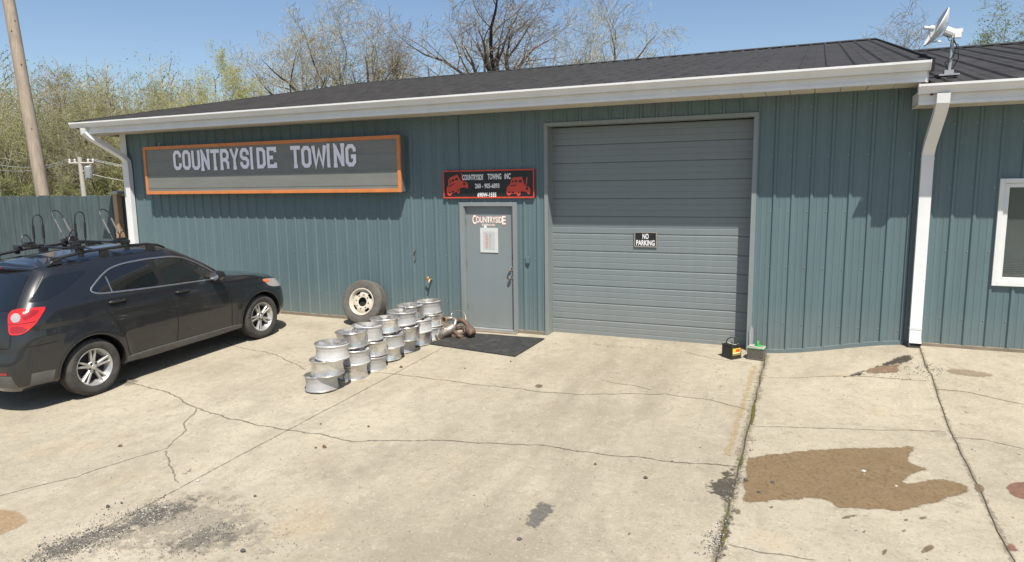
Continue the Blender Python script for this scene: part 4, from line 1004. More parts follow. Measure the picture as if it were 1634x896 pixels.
M['lens_red'] = pm('red_lens', (.58, .018, .012), .12, 0, .08, 30, coat=.8)
M['lens_dark'] = pm('dark_red_lens', (.30, .008, .008), .12, 0, .08, 30, coat=.8)
M['lens_clear'] = pm('clear_lens', (.40, .37, .36), .12, .2, .1, 30, coat=.8)
M['amber'] = pm('amber_lens', (.75, .16, .05), .15, 0, .05, 30, coat=.8)
M['shut'] = pm('shut_line', (.004, .004, .004), .7)
CSC = 1.036
car = empty('parked_car', (0, 0, 0))
tag(car, 'dark charcoal SUV with kayak carriers on its roof parked facing the wall', 'car')
me = mbc.mesh('body', [M['paint'], M['shut']], False, False)
bm = bmesh.new(); bm.from_mesh(me); bmesh.ops.remove_doubles(bm, verts=bm.verts, dist=.0006); bmesh.ops.dissolve_degenerate(bm, edges=bm.edges, dist=1e-5); bmesh.ops.recalc_face_normals(bm, faces=bm.faces); bm.to_mesh(me)
BVH = BVHTree.FromBMesh(bm); bm.free()
body = link('body', me, car)
cut = MB(); cut.mi = 1
for a in (0., YF):
    for s in (-1, 1):
        n = 48; b0 = len(cut.v)
        for x in (.60*s, 1.2*s):
            for k in range(n):
                t = 2*pi*k/n; cut.v.append((x, a + AR*cos(t)*1.03, WZ + AR*sin(t)))
        for k in range(n): cut.f.append((b0+k, b0+(k+1) % n, b0+n+(k+1) % n, b0+n+k)); cut.m.append(1)
        cut.f += [tuple(b0+k for k in range(n)), tuple(b0+n+k for k in reversed(range(n)))]; cut.m += [1, 1]
cme = cut.mesh('cutter', [M['paint'], M['shut']]); co_ = link('cutter', cme)
bo = body.modifiers.new('arches', 'BOOLEAN'); bo.operation = 'DIFFERENCE'; bo.object = co_; bo.solver = 'EXACT'
dg = bpy.context.evaluated_depsgraph_get(); dg.update()
nme = bpy.data.meshes.new_from_object(body.evaluated_get(dg))
if len(nme.polygons) > 3000:
    body.modifiers.clear(); body.data = nme
    nme.polygons.foreach_set('use_smooth', [True]*len(nme.polygons)); nme.set_sharp_from_angle(angle=radians(35))
bpy.data.objects.remove(co_)
# skins projected on to the body shell
def proj(uv, ax, s=1):
    if ax == 'x': o, d = Vector((1.6*s, uv[0], uv[1])), Vector((-s, 0, 0))
    elif ax == 'y-': o, d = Vector((uv[0], -2.2, uv[1])), Vector((0, 1, 0))
    elif ax == 'y+': o, d = Vector((uv[0], 5.2, uv[1])), Vector((0, -1, 0))
    elif ax == 'z': o, d = Vector((uv[0], uv[1], 3.)), Vector((0, 0, -1))
    elif ax == 'rc':   # from the rear corner at 45 degrees: u along the diagonal, v up
        e = Vector((1*s, 1, 0)).normalized(); d = Vector((-s, 1, 0)).normalized(); o = Vector((.85*s, -.85, uv[1])) + e*uv[0] - d*2
        o = Vector((o.x, o.y, uv[1]))
    elif ax == 'fc':
        e = Vector((-1*s, 1, 0)).normalized(); d = Vector((-s, -1, 0)).normalized(); o = Vector((.80*s, 3.35, uv[1])) + e*uv[0] - d*2; o = Vector((o.x, o.y, uv[1]))
    h = BVH.ray_cast(o, d)
    if h[0] is None:
        q = BVH.find_nearest(o + d*1.6); return q[0], q[1]
    nn = h[1]
    if nn.dot(d) > 0: nn = -nn
    return h[0], nn
def skin(name, poly, ax, mt, off=.004, s=1, grid=.045, sm=2, parent=None, rr=.18):
    if sm: poly = [tuple(v) for v in chaikin(poly, sm, rr)]
    bm = bmesh.new(); vs = [bm.verts.new((p[0], p[1], 0)) for p in poly]; bm.faces.new(vs)
    for a in (0, 1):
        lo = min(p[a] for p in poly); hi = max(p[a] for p in poly)
        for i in range(1, int((hi-lo)/grid)+1):
            c = [0, 0, 0]; c[a] = lo + i*grid + 1e-4; nn = [0, 0, 0]; nn[a] = 1
            bmesh.ops.bisect_plane(bm, geom=bm.verts[:]+bm.edges[:]+bm.faces[:], plane_co=c, plane_no=nn)
    bmesh.ops.triangulate(bm, faces=bm.faces[:]); N = {}
    for v in bm.verts:
        p, nn = proj((v.co.x, v.co.y), ax, s); v.co = p + nn*off; N[v.index] = nn
    bm.verts.index_update()
    nl = {}
    bm.verts.ensure_lookup_table()
    be = [e for e in bm.edges if e.is_boundary]
    r = bmesh.ops.extrude_edge_only(bm, edges=be)
    for v in [g for g in r['geom'] if isinstance(g, bmesh.types.BMVert)]:
        q = BVH.find_nearest(v.co); v.co = q[0] - (v.co - q[0])*.6
    bmesh.ops.recalc_face_normals(bm, faces=bm.faces)
    c = sum((f.normal.dot(BVH.find_nearest(f.calc_center_median())[1]) for f in list(bm.faces)[:20]), 0)
    if c < 0: bmesh.ops.reverse_faces(bm, faces=bm.faces)
    me = bpy.data.meshes.new(name); bm.to_mesh(me); bm.free(); me.materials.append(mt)
    me.polygons.foreach_set('use_smooth', [True]*len(me.polygons)); me.set_sharp_from_angle(angle=radians(50))
    return link(name, me, parent or car)
def ribbon(name, pts, w, ax, mt, off=.003, s=1, closed=False, parent=None, sm=0, hgt=0.):
    if sm:
        P_ = [Vector(p) for p in pts]
        for _ in range(sm):
            q = [] if closed else [P_[0]]; n = len(P_)
            for i in range(n if closed else n-1): a, b = P_[i], P_[(i+1) % n]; q += [a*.8+b*.2, a*.2+b*.8]
            if not closed: q.append(P_[-1])
            P_ = q
        pts = P_
    if closed: pts = list(pts) + [pts[0]]
    R = resample([Vector(p) for p in pts], .03); mb = MB(); n = len(R)
    for i, p in enumerate(R):
        d = R[min(i+1, n-1)] - R[max(i-1, 0)]
        if closed and (i == 0 or i == n-1): d = R[1] - R[n-2]
        d.normalize(); nn = Vector((-d.y, d.x))
        for t in (-.5, .5):
            q, m = proj(p + nn*w*t, ax, s); mb.v.append(tuple(q + m*off))
        q, m = proj(p, ax, s); mb.v.append(tuple(q + m*(off + hgt)))
    for i in range(n-1):
        a = 3*i; mb.f += [(a, a+3, a+5, a+2), (a+2, a+5, a+4, a+1)]; mb.m += [0, 0]
    me = mb.mesh(name, mt, 'all', False)
    bm = bmesh.new(); bm.from_mesh(me); bm.normal_update()
    c = sum(f.normal.dot(BVH.find_nearest(f.calc_center_median())[1]) for f in list(bm.faces)[:12])
    if c < 0: bmesh.ops.reverse_faces(bm, faces=bm.faces)
    bm.to_mesh(me); bm.free()
    return link(name, me, parent or car)
side_out = [(.10,1.30),(.20,1.245),(.42,1.225),(1.10,1.175),(1.70,1.14),(2.10,1.115),(2.16,1.135),(2.02,1.25),(1.82,1.39),(1.62,1.495),(1.42,1.54),(1.05,1.562),(.66,1.555),(.46,1.52),(.30,1.44)]
gl_small = [(.135,1.302),(.21,1.266),(.365,1.250),(.355,1.460),(.31,1.42)]
gl_rear = [(.395,1.248),(1.095,1.197),(1.005,1.542),(.67,1.535),(.48,1.506),(.385,1.470)]
gl_front = [(1.195,1.190),(1.72,1.160),(2.06,1.138),(2.08,1.155),(1.94,1.272),(1.78,1.382),(1.60,1.470),(1.40,1.518),(1.105,1.540)]
quarter = [(-.60,1.285),(-.42,1.29),(-.25,1.34),(.0,1.45),(.15,1.525),(.15,1.548),(-.31,1.545)]
for s in (1, -1):
    skin('window_surround', side_out, 'x', M['shut'], .002, s, .05, 1)
    skin('window', gl_small, 'x', M['tint'], .005, s, .05, 1)
    skin('window', gl_rear, 'x', M['tint'], .005, s, .05, 2, rr=.12)
    skin('window', gl_front, 'x', M['tint2'], .005, s, .05, 2, rr=.12)
    skin('window', quarter, 'x', M['tint'], .004, s, .05, 2, rr=.12)
    ribbon('window_trim', side_out, .020, 'x', M['chrome'], .006, s, True, sm=2, hgt=.006)
    ribbon('window_divider', [(.385,1.23),(.372,1.43)], .018, 'x', M['chrome'], .007, s, hgt=.003)
    ribbon('quarter_trim', [(-.575,1.295),(-.33,1.545)], .009, 'x', M['cladding'], .006, s, hgt=.002)
    # doors: shut lines, handles
    ribbon('shut_line', [(1.145,1.165),(1.20,.98),(1.265,.80),(1.27,.60),(1.24,.34)], .010, 'x', M['shut'], .0022, s, sm=2)
    ribbon('shut_line', [(2.20,1.09),(2.24,.90),(2.245,.62),(2.24,.36)], .010, 'x', M['shut'], .0022, s, sm=2)
    ribbon('shut_line', [(.13,1.24),(.20,1.10),(.36,.86),(.445,.66),(.47,.44),(.50,.36)], .010, 'x', M['shut'], .0022, s, sm=2)
    ribbon('shut_line', [(-.42,.80),(-.60,.80),(-.74,.80)], .009, 'x', M['shut'], .0022, s, sm=0)
    ribbon('shut_line', [(2.45,1.02),(2.9,.985),(3.2,.93)], .008, 'x', M['shut'], .0022, s)
    for yy, zz in ((.40, 1.105), (1.39, 1.045)):
        skin('handle_cup', [(yy-.13, zz-.035), (yy+.13, zz-.035), (yy+.13, zz+.035), (yy-.13, zz+.035)], 'x', M['shut'], .0025, s, .05, 2)
        mb = MB(); pts = []
        for i in range(9):
            t = i/8; q, m = proj((yy - .12 + .24*t, zz + .010), 'x', s); pts.append(q + m*(.006 + .030*sin(pi*t)**.5))
        mb.tube(pts, [.012]+[.018]*7+[.012], 10); mb.build('door_handle', M['paint'], car, smooth='all')
    # lower cladding
    skin('sill_trim', [(.44,.275),(2.42,.270),(2.43,.345),(.445,.375)], 'x', M['cladding'], .012, s, .06, 1)
    skin('bumper_cladding', [(-.50,.35),(-.48,.47),(-.72,.485),(-.735,.35)], 'x', M['cladding'], .006, s, .05, 0)
    # arch lips
    for a in (0., YF):
        pts = [(a + (AR+.012)*1.03*cos(t), WZ + (AR+.012)*sin(t)) for t in np.linspace(radians(-8), radians(188), 34)]
        ribbon('arch_lip', pts, .026, 'x', M['paint'], .003, s, hgt=.008)
    # lamps
    tl = skin('tail_light', [(-.065,.955),(.05,.95),(.12,.985),(.20,1.06),(.275,1.185),(.28,1.22),(.05,1.23),(-.03,1.215),(-.065,1.17)], 'rc', M['lens_red'], .010, s, .04, 2, rr=.15)
    def disc(cx, cz, r, n=16): return [(cx + r*cos(2*pi*k/n), cz + r*sin(2*pi*k/n)) for k in range(n)]
    skin('reverse_lens', disc(.015, 1.135, .048), 'rc', M['lens_clear'], .0145, s, .03, 0, tl)
    skin('lens_band', [(-.05,.975),(.06,.968),(.12,1.01),(.05,1.05),(-.045,1.045)], 'rc', M['lens_dark'], .0125, s, .03, 2, tl)
    skin('lens_band', [(.08,1.10),(.16,1.13),(.24,1.19),(.12,1.21),(.075,1.19)], 'rc', M['lens_dark'], .0125, s, .03, 2, tl)
    ribbon('lens_line', [(-.06,1.07),(.05,1.07),(.19,1.08)], .008, 'rc', M['lens_dark'], .0135, s, parent=tl)
    hl = skin('headlight', [(-.26,.80),(.20,.74),(.24,.80),(.10,.88),(-.20,.935),(-.34,.955)], 'fc', M['lens_clear'], .007, s, .04, 2)
    skin('turn_lens', [(-.335,.905),(-.22,.885),(-.20,.925),(-.33,.948)], 'fc', M['amber'], .011, s, .03, 1, hl)
    # mirror
    mb = MB(); mx = .99; base, m = proj((2.00, 1.145), 'x', s)
    rings = []
    for k, (dy, sc) in enumerate(((-.075, .55), (-.06, .92), (-.01, 1.0), (.05, .85), (.085, .45))):
        rings.append([((mx + .105*sc*cos(t))*s, 1.98 + dy, 1.185 + .078*sc*sin(t)) for t in np.linspace(0, 2*pi, 17)[:-1]])
    b0 = len(mb.v)
    for r in rings: mb.v += r
    for i in range(4):
        for k in range(16): mb.f.append((b0+i*16+k, b0+i*16+(k+1) % 16, b0+(i+1)*16+(k+1) % 16, b0+(i+1)*16+k)); mb.m.append(0)
    mb.f += [tuple(b0+k for k in range(16)), tuple(b0+64+k for k in range(16))]; mb.m += [0, 0]
    mb.tube([base, Vector(((mx-.06)*s, 1.99, 1.15))], [.03, .022], 8)
    mi_ = mb.build('mirror', M['paint'], car, smooth=55)
    g = MB(); g.v = [((mx + .088*cos(t))*s, 1.898, 1.185 + .062*sin(t)) for t in np.linspace(0, 2*pi, 17)[:-1]]; g.f = [tuple(range(16))]; g.m = [0]; g.build('mirror_glass', M['chrome'], mi_)
    # roof rail
    pts = [Vector((.615*s, y, z)) for y, z in ((-.22, 1.645), (-.15, 1.695), (-.02, 1.735), (.3, 1.763), (.8, 1.768), (1.15, 1.75), (1.32, 1.715), (1.42, 1.67))]
    mb = MB(); mb.tube(pts, [.012, .019, .020, .019, .019, .019, .017, .012], 8); mb.build('roof_rail', M['black'], car, smooth='all')
    for y in (-.10, .52, 1.2):
        mb = MB(); mb.obox((.612*s, y, 1.70), (.018, 0, 0), (0, .06, 0), (0, 0, .045)); mb.build('rail_foot', M['black'], car, bevel=.006)
# rear
skin('window', [(-.70,1.20),(.70,1.20),(.63,1.42),(.56,1.585),(-.56,1.585),(-.63,1.42)], 'y-', M['tint'], .005, 1, .06, 2, rr=.10)
ribbon('tailgate_line', [(-.73,.82),(-.735,1.0),(-.73,1.18),(-.60,1.57)], .010, 'y-', M['shut'], .0022); ribbon('tailgate_line', [(.73,.82),(.735,1.0),(.73,1.18),(.60,1.57)], .010, 'y-', M['shut'], .0022)
ribbon('tailgate_line', [(-.73,.80),(0,.785),(.73,.80)], .010, 'y-', M['shut'], .0022)
skin('bumper_cladding', [(-.74,.34),(.74,.34),(.74,.485),(-.74,.485)], 'y-', M['cladding'], .006, 1, .06, 0)
skin('reflector', [(.50,.50),(.70,.50),(.70,.525),(.50,.525)], 'y-', M['lens_dark'], .006, 1, .05, 0); skin('reflector', [(-.70,.50),(-.50,.50),(-.50,.525),(-.70,.525)], 'y-', M['lens_dark'], .006, 1, .05, 0)
skin('number_plate', [(-.16,.86),(.16,.86),(.16,1.01),(-.16,1.01)], 'y-', M['signtxt2'], .006, 1, .05, 0)
mb = MB()   # spoiler lip over the rear window
for x in np.linspace(-.56, .56, 15):
    yb = -.66 + RY + .10*(abs(x)/.56)**2.2; zb = 1.572 + RZ - .02*(abs(x)/.56)**2
    mb.v += [(x, yb, zb), (x, yb+.015, zb+.022), (x, yb+.30, zb+.052), (x, yb+.20, zb-.02)]
for i in range(14):
    a = 4*i
    for k in range(4): mb.f.append((a+k, a+(k+1) % 4, a+4+(k+1) % 4, a+4+k)); mb.m.append(0)
mb.f += [(0, 1, 2, 3), (56, 57, 58, 59)]; mb.m += [0, 0]
sp_ = mb.build('spoiler', M['paint'], car, smooth=40)
mb = MB(); mb.box(-.14, .14, -.664+RY, -.655+RY, 1.575+RZ, 1.588+RZ); mb.build('brake_light', M['lens_dark'], sp_)
skin('windscreen', [(-.56,1.16),(.56,1.16),(.48,1.56),(-.48,1.56)], 'y+', M['tint2'], .005, 1, .06, 2, rr=.1)
skin('grille', [(-.48,.72),(.48,.72),(.44,.85),(-.44,.85)], 'y+', M['black'], .006, 1, .06, 1); skin('grille', [(-.50,.35),(.50,.35),(.52,.55),(-.52,.55)], 'y+', M['black'], .006, 1, .06, 1)
# wheels
def tyre_prof(R, r, w):
    h = w/2; return [(r, -h*.86), (r+.012, -h*.92), (r+(R-r)*.45, -h*1.02), (R-.03, -h*.96), (R-.010, -h*.82), (R, -h*.6), (R+.001, -.02), (R-.008, -.018), (R-.008, -.008), (R+.001, -.006), (R+.001, .006), (R-.008, .008), (R-.008, .018), (R+.001, .02), (R, h*.6), (R-.010, h*.82), (R-.03, h*.96), (r+(R-r)*.62, h*1.03), (r+(R-r)*.60, h*1.035), (r+(R-r)*.45, h*1.02), (r+.012, h*.92), (r, h*.86)]
def make_wheel(own):
    wh = empty('wheel'); wh.parent = own
    X = Matrix.Rotation(pi/2, 4, 'Y')   # local z -> +x (outer face)
    mb = MB(); mb.lathe(tyre_prof(.357, .225, .225), 64, X, True); mb.build('tyre', M['rubber'], wh, smooth=30)
    mb = MB(); mb.lathe([(.226, -.095), (.232, -.10), (.218, -.085), (.19, -.06), (.185, .03), (.21, .055), (.216, .078), (.232, .092), (.236, .100), (.231, .104), (.222, .098), (.212, .082), (.203, .062), (.178, .032), (.178, -.06), (.21, -.09)], 56, X)
    rm = mb.build('rim', M['rim'], wh, smooth=40)
    mb = MB(); mb.lathe([(.0001, .02), (.19, .015)], 40, X); mb.build('brake', M['dark'], rm)
    mb = MB()
    for k in range(5):
        for s in (-1, 1):
            a = 2*pi*k/5 + pi/2
            for i in range(1):
                r0, r1 = .045, .216; t0, t1 = a + s*.20, a + s*.155
                e0 = Vector((cos(t0), sin(t0))); e1 = Vector((cos(t1), sin(t1))); p0 = e0*r0; p1 = e1*r1; d = (p1-p0).normalized(); nn = Vector((-d.y, d.x))
                for (p, w, zf, zb) in ((p0, .020, .070, .03), (p1, .0155, .088, .05)):
                    for (sw, z) in ((-1, zb), (-.85, zf-.008), (-.5, zf), (.5, zf), (.85, zf-.008), (1, zb)):
                        q = p + nn*w*sw; mb.v.append(tuple(X @ Vector((q.x, q.y, z))))
                b = len(mb.v)-12
                for j in range(5): mb.f.append((b+j, b+j+1, b+6+j+1, b+6+j)); mb.m.append(0)
    mb.build('spokes', M['rim'], rm)
    mb = MB(); mb.lathe([(.075, .03), (.075, .06), (.068, .072), (.036, .074), (.034, .082), (.028, .088), (.0001, .090)], 30, X); hb = mb.build('hub', M['rim'], rm, smooth=30)
    for k in range(5):
        a = 2*pi*k/5 + pi/2 + pi/5; n = MB(); n.lathe([(.013, .06), (.013, .082), (.009, .088), (.0001, .089)], 8, X @ Matrix.Translation((.054*cos(a), .054*sin(a), 0))); n.build('lug_nut', M['dark'], rm)
    return wh
w0 = make_wheel(car)
for i, (yy, s) in enumerate(((0, 1), (YF, 1), (0, -1), (YF, -1))):
    w = w0 if i == 0 else copy_tree(w0, car)
    w.location = (.800*s, yy, WZ); w.rotation_euler = (.4*i + .25, 0, 0 if s > 0 else pi)
    if s < 0: w.rotation_euler = (0, 0, pi)
# crossbars with kayak cradles
for y in (.20, .83):
    mb = MB(); mb.tube([(-.70, y, 1.813), (.70, y, 1.813)], .014, 8); mb.build('crossbar', M['black'], car, smooth=40)
    for s in (-1, 1):
        mb = MB(); mb.obox((.615*s, y, 1.783), (.045, 0, 0), (0, .035, 0), (0, 0, .030)); mb.obox((.64*s, y, 1.735), (.018, 0, .0), (0, .03, 0), (0, 0, .03)); mb.build('bar_foot', M['black'], car, bevel=.008)
def cradle(x, y, xo, lean, h, so, sm_side):
    c = MB(); L = []; up = Vector((sin(lean), 0, cos(lean))); hw = .062
    base = Vector((x, y, 1.833))
    c.obox(base + Vector((0, 0, -.005)), (.10, 0, 0), (0, .045, 0), (0, 0, .016))
    c.obox(base + Vector((.0, 0, .02)), (.035, 0, 0), (0, .05, 0), (0, 0, .02))
    b0_ = base; base = base + Vector((xo, 0, 0)); c.obox(b0_.lerp(base, .5) + Vector((0, 0, .0)), (abs(xo)/2+.03, 0, 0), (0, .035, 0), (0, 0, .014))
    pts = [base + Vector((0, -hw, .015))]
    for t in (.3, .6, .85): pts.append(base + up*h*t + Vector((0, -hw, 0)))
    for k in range(1, 7):
        a = pi*k/7; pts.append(base + up*(h*.87 + hw*1.25*sin(a)) + Vector((0, -hw*cos(a), 0)))
    for t in (.85, .6, .3): pts.append(base + up*h*t + Vector((0, hw, 0)))
    pts.append(base + Vector((0, hw, .015)))
    c.tube(pts, .0075, 7)
    # the short horn of the J
    o2 = b0_ + Vector((so, 0, 0)); up2 = Vector((.25*sm_side, 0, 1)).normalized(); pts = []
    for k in range(11):
        a = pi*k/10; pts.append(o2 + up2*(.05 + .085*sin(a)) + Vector((0, -.055*cos(a), 0)))
    c.tube([o2 + Vector((0, -.05, .0))] + pts + [o2 + Vector((0, .05, .0))], .0075, 7)
    o = c.build('kayak_cradle', M['black'], car, smooth=50)
    for sgn in (-1, 1):
        p = MB(); p.tube([base + up*h*.25 + Vector((0, hw*sgn, 0)), base + up*h*.72 + Vector((0, hw*sgn, 0))], .0135, 9); p.build('foam_pad', M['cladding'] if sm_side > 0 else M['black'], o, smooth=50)
cradle(-.35, .20, .20, radians(5), .37, -.05, -1); cradle(.56, .20, .10, radians(7), .42, -.02, -1); cradle(-.48, .83, -.02, radians(-31), .45, .05, 1); cradle(.56, .83, -.08, radians(-28), .46, .02, 1)
car.location = (-8.40 - .905*CSC, -4.565, G(-9, -4.565) + .004); car.rotation_euler = (atan(SLOPE), 0, 0); car.scale = (CSC,)*3

# ------------------------------------------------------------------ stacks of alloy wheels
def make_rim(name, R, h, nsp, style, flip):
    o = empty(name); mb = MB()
    # barrel: wide flange on both ends, drop centre between (z up)
    prof = [(R*.945, 0), (R*.965, .004), (R*.965, .012), (R*.945, .016), (R*.93, .028), (R*.925, .036), (R*.915, .050), (R*.905, .07), (R*.895, h*.50), (R*.90, h*.62), (R*.935, h*.72), (R*.935, h*.80), (R*.945, h-.030), (R*.965, h-.018), (R*1.0, h-.014), (R*1.005, h-.004), (R*.99, h)]
    mb.lathe(prof, 48); bar = mb.build('barrel', M['alloy'] if not style % 3 == 1 else M['alloy_lip'], o, smooth=32)
    mb = MB(); mb.lathe([(R*.99, h), (R*.95, h-.006), (R*.91, h-.028), (R*.885, h-.04), (R*.84, h*.66), (R*.815, h*.5), (R*.815, .07), (R*.88, .03), (R*.99, 0)], 48); mb.build('inside', M['alloy_inside'], o, smooth=32)
    # spokes near one face
    zf = h - .032 if not flip else h*.40; d = .035
    mb = MB()
    for k in range(nsp):
        a = 2*pi*k/nsp
        for s in ((-1, 1) if style % 2 else (0,)):
            a0, a1 = a + s*.30, a + s*.12; p0 = Vector((cos(a0), sin(a0), 0))*R*.18; p1 = Vector((cos(a1), sin(a1), 0))*R*.87; dd = (p1-p0).normalized(); nn = Vector((-dd.y, dd.x, 0)); w0, w1 = (R*.16, R*.13) if not style % 2 else (R*.10, R*.075)
            b = len(mb.v)
            for (p, w, z) in ((p0, w0, zf-.012), (p0.lerp(p1, .55), (w0+w1)*.48, zf+.006), (p1, w1*1.25, zf+.022)):
                for (sw, zz) in ((-1, -d), (-.9, -.006), (-.55, 0), (.55, 0), (.9, -.006), (1, -d)): q = p + nn*w*sw; mb.v.append((q.x, q.y, z+zz))
            for r in range(2):
                for j in range(5): mb.f.append((b+6*r+j, b+6*r+j+1, b+6*r+7+j, b+6*r+6+j)); mb.m.append(0)
    mb.build('spokes', M['alloy_lip'] if style % 3 else M['alloy'], o)
    mb = MB(); mb.lathe([(R*.33, zf-.045), (R*.33, zf-.015), (R*.28, zf-.004), (R*.16, zf-.002), (R*.14, zf-.03), (R*.14, zf-.06)], 28)
    mb.build('hub', M['alloy'], o, smooth=30)
    for k in range(5):
        a = 2*pi*k/5; n = MB(); n.lathe([(.0001, zf-.0015), (.011, zf-.0015), (.012, zf-.006)], 8, Matrix.Translation((R*.235*cos(a), R*.235*sin(a), 0))); n.build('lug_hole', M['dark'], o)
    return o
protos = [make_rim('alloy_wheel', .222, .20, 5, 0, False), make_rim('alloy_wheel', .222, .205, 5, 1, False), make_rim('alloy_wheel', .225, .195, 6, 2, False), make_rim('alloy_wheel', .22, .20, 7, 4, False)]
hts = [.20, .205, .195, .20]; used = [False]*4
ordn = ['nearest the camera', 'second from the camera', 'third from the camera', 'fourth from the camera', 'fifth from the camera', 'sixth from the camera', 'nearest the grey door']
foot = [(515,628),(563,607),(593,593),(618,578.5),(642,565),(667,553.5),(686,543)]
shift = [[(0,0),(.085,.02),(.15,.05)], [(0,0),(.04,.0),(-.02,.06)], [(0,0),(.02,.02),(-.06,.03)], [(0,0),(.06,.0),(-.02,.03)], [(0,0),(.10,-.01),(.0,.04)], [(0,0),(.02,.02),(-.12,.02)], [(0,0),(.03,.0),(-.02,.02)]]
for si, (px, py) in enumerate(foot):
    f = gp(px, py); vd = Vector((f.x, f.y + CAM_D)).normalized(); c = Vector((f.x + vd.x*.21, f.y + vd.y*.21)); z = G(c.x, c.y) + .004
    for k in range(3):
        pi_ = (si*3 + k) % 4
        o = protos[pi_] if not used[pi_] else copy_tree(protos[pi_]); used[pi_] = True
        o.location = (c.x + shift[si][k][0], c.y + shift[si][k][1], z)
        o.rotation_euler = (rnd.uniform(-.05, .05) + SLOPE*.5, rnd.uniform(-.045, .05), rnd.uniform(0, 6.28)); z += hts[pi_] + .007
        tag(o, f'{["bottom", "middle", "top"][k]} silver alloy wheel rim in the stack {ordn[si]}', 'wheel rim', 'stacked alloy wheel rims')

# ------------------------------------------------------------------ truck wheel leaning on the wall
tw = empty('truck_wheel', (0, 0, 0)); tag(tw, 'worn truck tyre on a white steel rim leaning against the teal wall', 'truck wheel')
Xf = Matrix.Rotation(pi/2, 4, 'X')  # local z -> -y (faces the lot)
mb = MB(); R, r, w = .395, .235, .245; h = w/2
mb.lathe([(r, -h*.8), (r+.02, -h*.95), (R-.06, -h*1.03), (R-.02, -h*.95), (R, -h*.72), (R, -h*.40), (R-.010, -h*.37), (R-.010, -h*.33), (R+.002, -h*.30), (R+.002, h*.30), (R-.010, h*.33), (R-.010, h*.37), (R, h*.40), (R, h*.72), (R-.02, h*.95), (R-.06, h*1.03), (r+.05, h*1.0), (r+.02, h*.95), (r, h*.8)], 72, Xf, True); mb.build('tyre', M['rubber_old'], tw, smooth=28)
M['whitesteel'] = pm('white_painted_steel', (.54, .49, .405), .55, 0, .12, 8, .1, 60, dirt=(.28, .16, .08), dirt_amt=.45, dirt_s=9)
mb = MB(); mb.lathe([(.225, -h*.7), (.225, h*.7), (.238, h*.93), (.246, h*.97), (.240, h*1.01), (.226, h*.98), (.212, h*.78), (.205, h*.55), (.202, h*.45)], 56, Xf); rm = mb.build('rim', M['whitesteel'], tw, smooth=35)
# dished disc with hand holes
disc_ = MB(); n = 60; rad = [.082, .092, .145, .152, .192, .204]; zz = [h*.62, h*.66, h*.66, h*.64, h*.50, h*.42]
for i in range(6):
    for k in range(n): a = 2*pi*k/n; p = Xf @ Vector((rad[i]*cos(a), rad[i]*sin(a), zz[i])); disc_.v.append(tuple(p))
for i in range(5):
    for k in range(n):
        if i in (3,) and any(abs(((2*pi*(k+.5)/n) - c + pi) % (2*pi) - pi) < .26 for c in (1.0, -.55, 2.6, -2.1)): continue
        disc_.f.append((i*n+k, i*n+(k+1) % n, (i+1)*n+(k+1) % n, (i+1)*n+k)); disc_.m.append(0)
disc_.build('disc', M['whitesteel'], rm, smooth=40)
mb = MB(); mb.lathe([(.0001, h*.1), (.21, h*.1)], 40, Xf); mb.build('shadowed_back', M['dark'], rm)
for k in range(8):
    a = 2*pi*k/8 + .2; m2 = MB(); m2.lathe([(.0001, h*.67), (.0125, h*.67), (.016, h*.662)], 10, Xf @ Matrix.Translation((.124*cos(a), .124*sin(a), 0))); m2.build('bolt_hole', M['rust'], rm)
f = gp(593, 512.5); lean = radians(15)
tw.location = (f.x + .02, -.028 - sin(lean)*R - cos(lean)*h*1.03 - .01, G(f.x, -.2) + cos(lean)*R + sin(lean)*h - .012)
tw.rotation_euler = (-lean, .35, 0)

# ------------------------------------------------------------------ exhaust scrap by the door
def bez(p, n=14):
    p = [Vector(q) for q in p]; out = []
    for s in range(len(p)-1):
        a = p[max(s-1, 0)]; b = p[s]; c = p[s+1]; d = p[min(s+2, len(p)-1)]
        for k in range(n):
            t = k/n; out.append(.5*((2*b) + (c-a)*t + (2*a-5*b+4*c-d)*t*t + (3*b-a-3*c+d)*t**3))
    out.append(p[-1]); return out
ex0 = gp(708, 541); ez = G(ex0.x, ex0.y)
cv = empty('catalytic_converter', (ex0.x, ex0.y + .05, ez)); tag(cv, 'silver-grey catalytic converter lying beside the alloy rims on the mat', 'exhaust part')
mb = MB(); mb.tube([(-.10, -.05, .045), (-.08, -.04, .05), (-.03, .0, .085), (.04, .05, .13), (.10, .11, .185), (.12, .13, .21)], [.034, .05, .075, .082, .07, .04], 18); mb.build('shell', M['castsilver'], cv, smooth=50)
mb = MB(); mb.tube([(-.135, -.085, .022), (-.115, -.065, .032)], [.075, .07], 14); mb.build('flange', M['rust'], cv, smooth=40)
mb = MB(); mb.tube(bez([(.11, .12, .20), (.10, .18, .27), (.02, .20, .30), (-.03, .15, .30), (-.05, .10, .295)]), .035, 12, False); mb.build('inlet_pipe', M['castsilver'], cv, smooth=50)
mb = MB(); mb.lathe([(.034, 0), (.052, 0), (.052, .02), (.034, .02), (.034, 0)], 18, Matrix.Translation((-.05, .10, .292)) @ Vector((-.3, -.9, .1)).to_track_quat('Z', 'Y').to_matrix().to_4x4()); mb.build('pipe_collar', M['brass'], cv, smooth=30)
mb = MB(); mb.lathe([(.0001, .001), (.034, .001)], 14, Matrix.Translation((-.055, .088, .293)) @ Vector((-.3, -.9, .1)).to_track_quat('Z', 'Y').to_matrix().to_4x4()); mb.build('pipe_mouth', M['dark'], cv)
mb = MB(); mb.tube(bez([(.02, .22, .28), (-.03, .30, .36), (.06, .34, .41), (.18, .32, .39), (.25, .26, .30), (.24, .20, .18)], 8), .006, 6); mb.build('heat_shield_wire', M['castsilver'], cv, smooth=50)
ex1 = gp(735, 541)
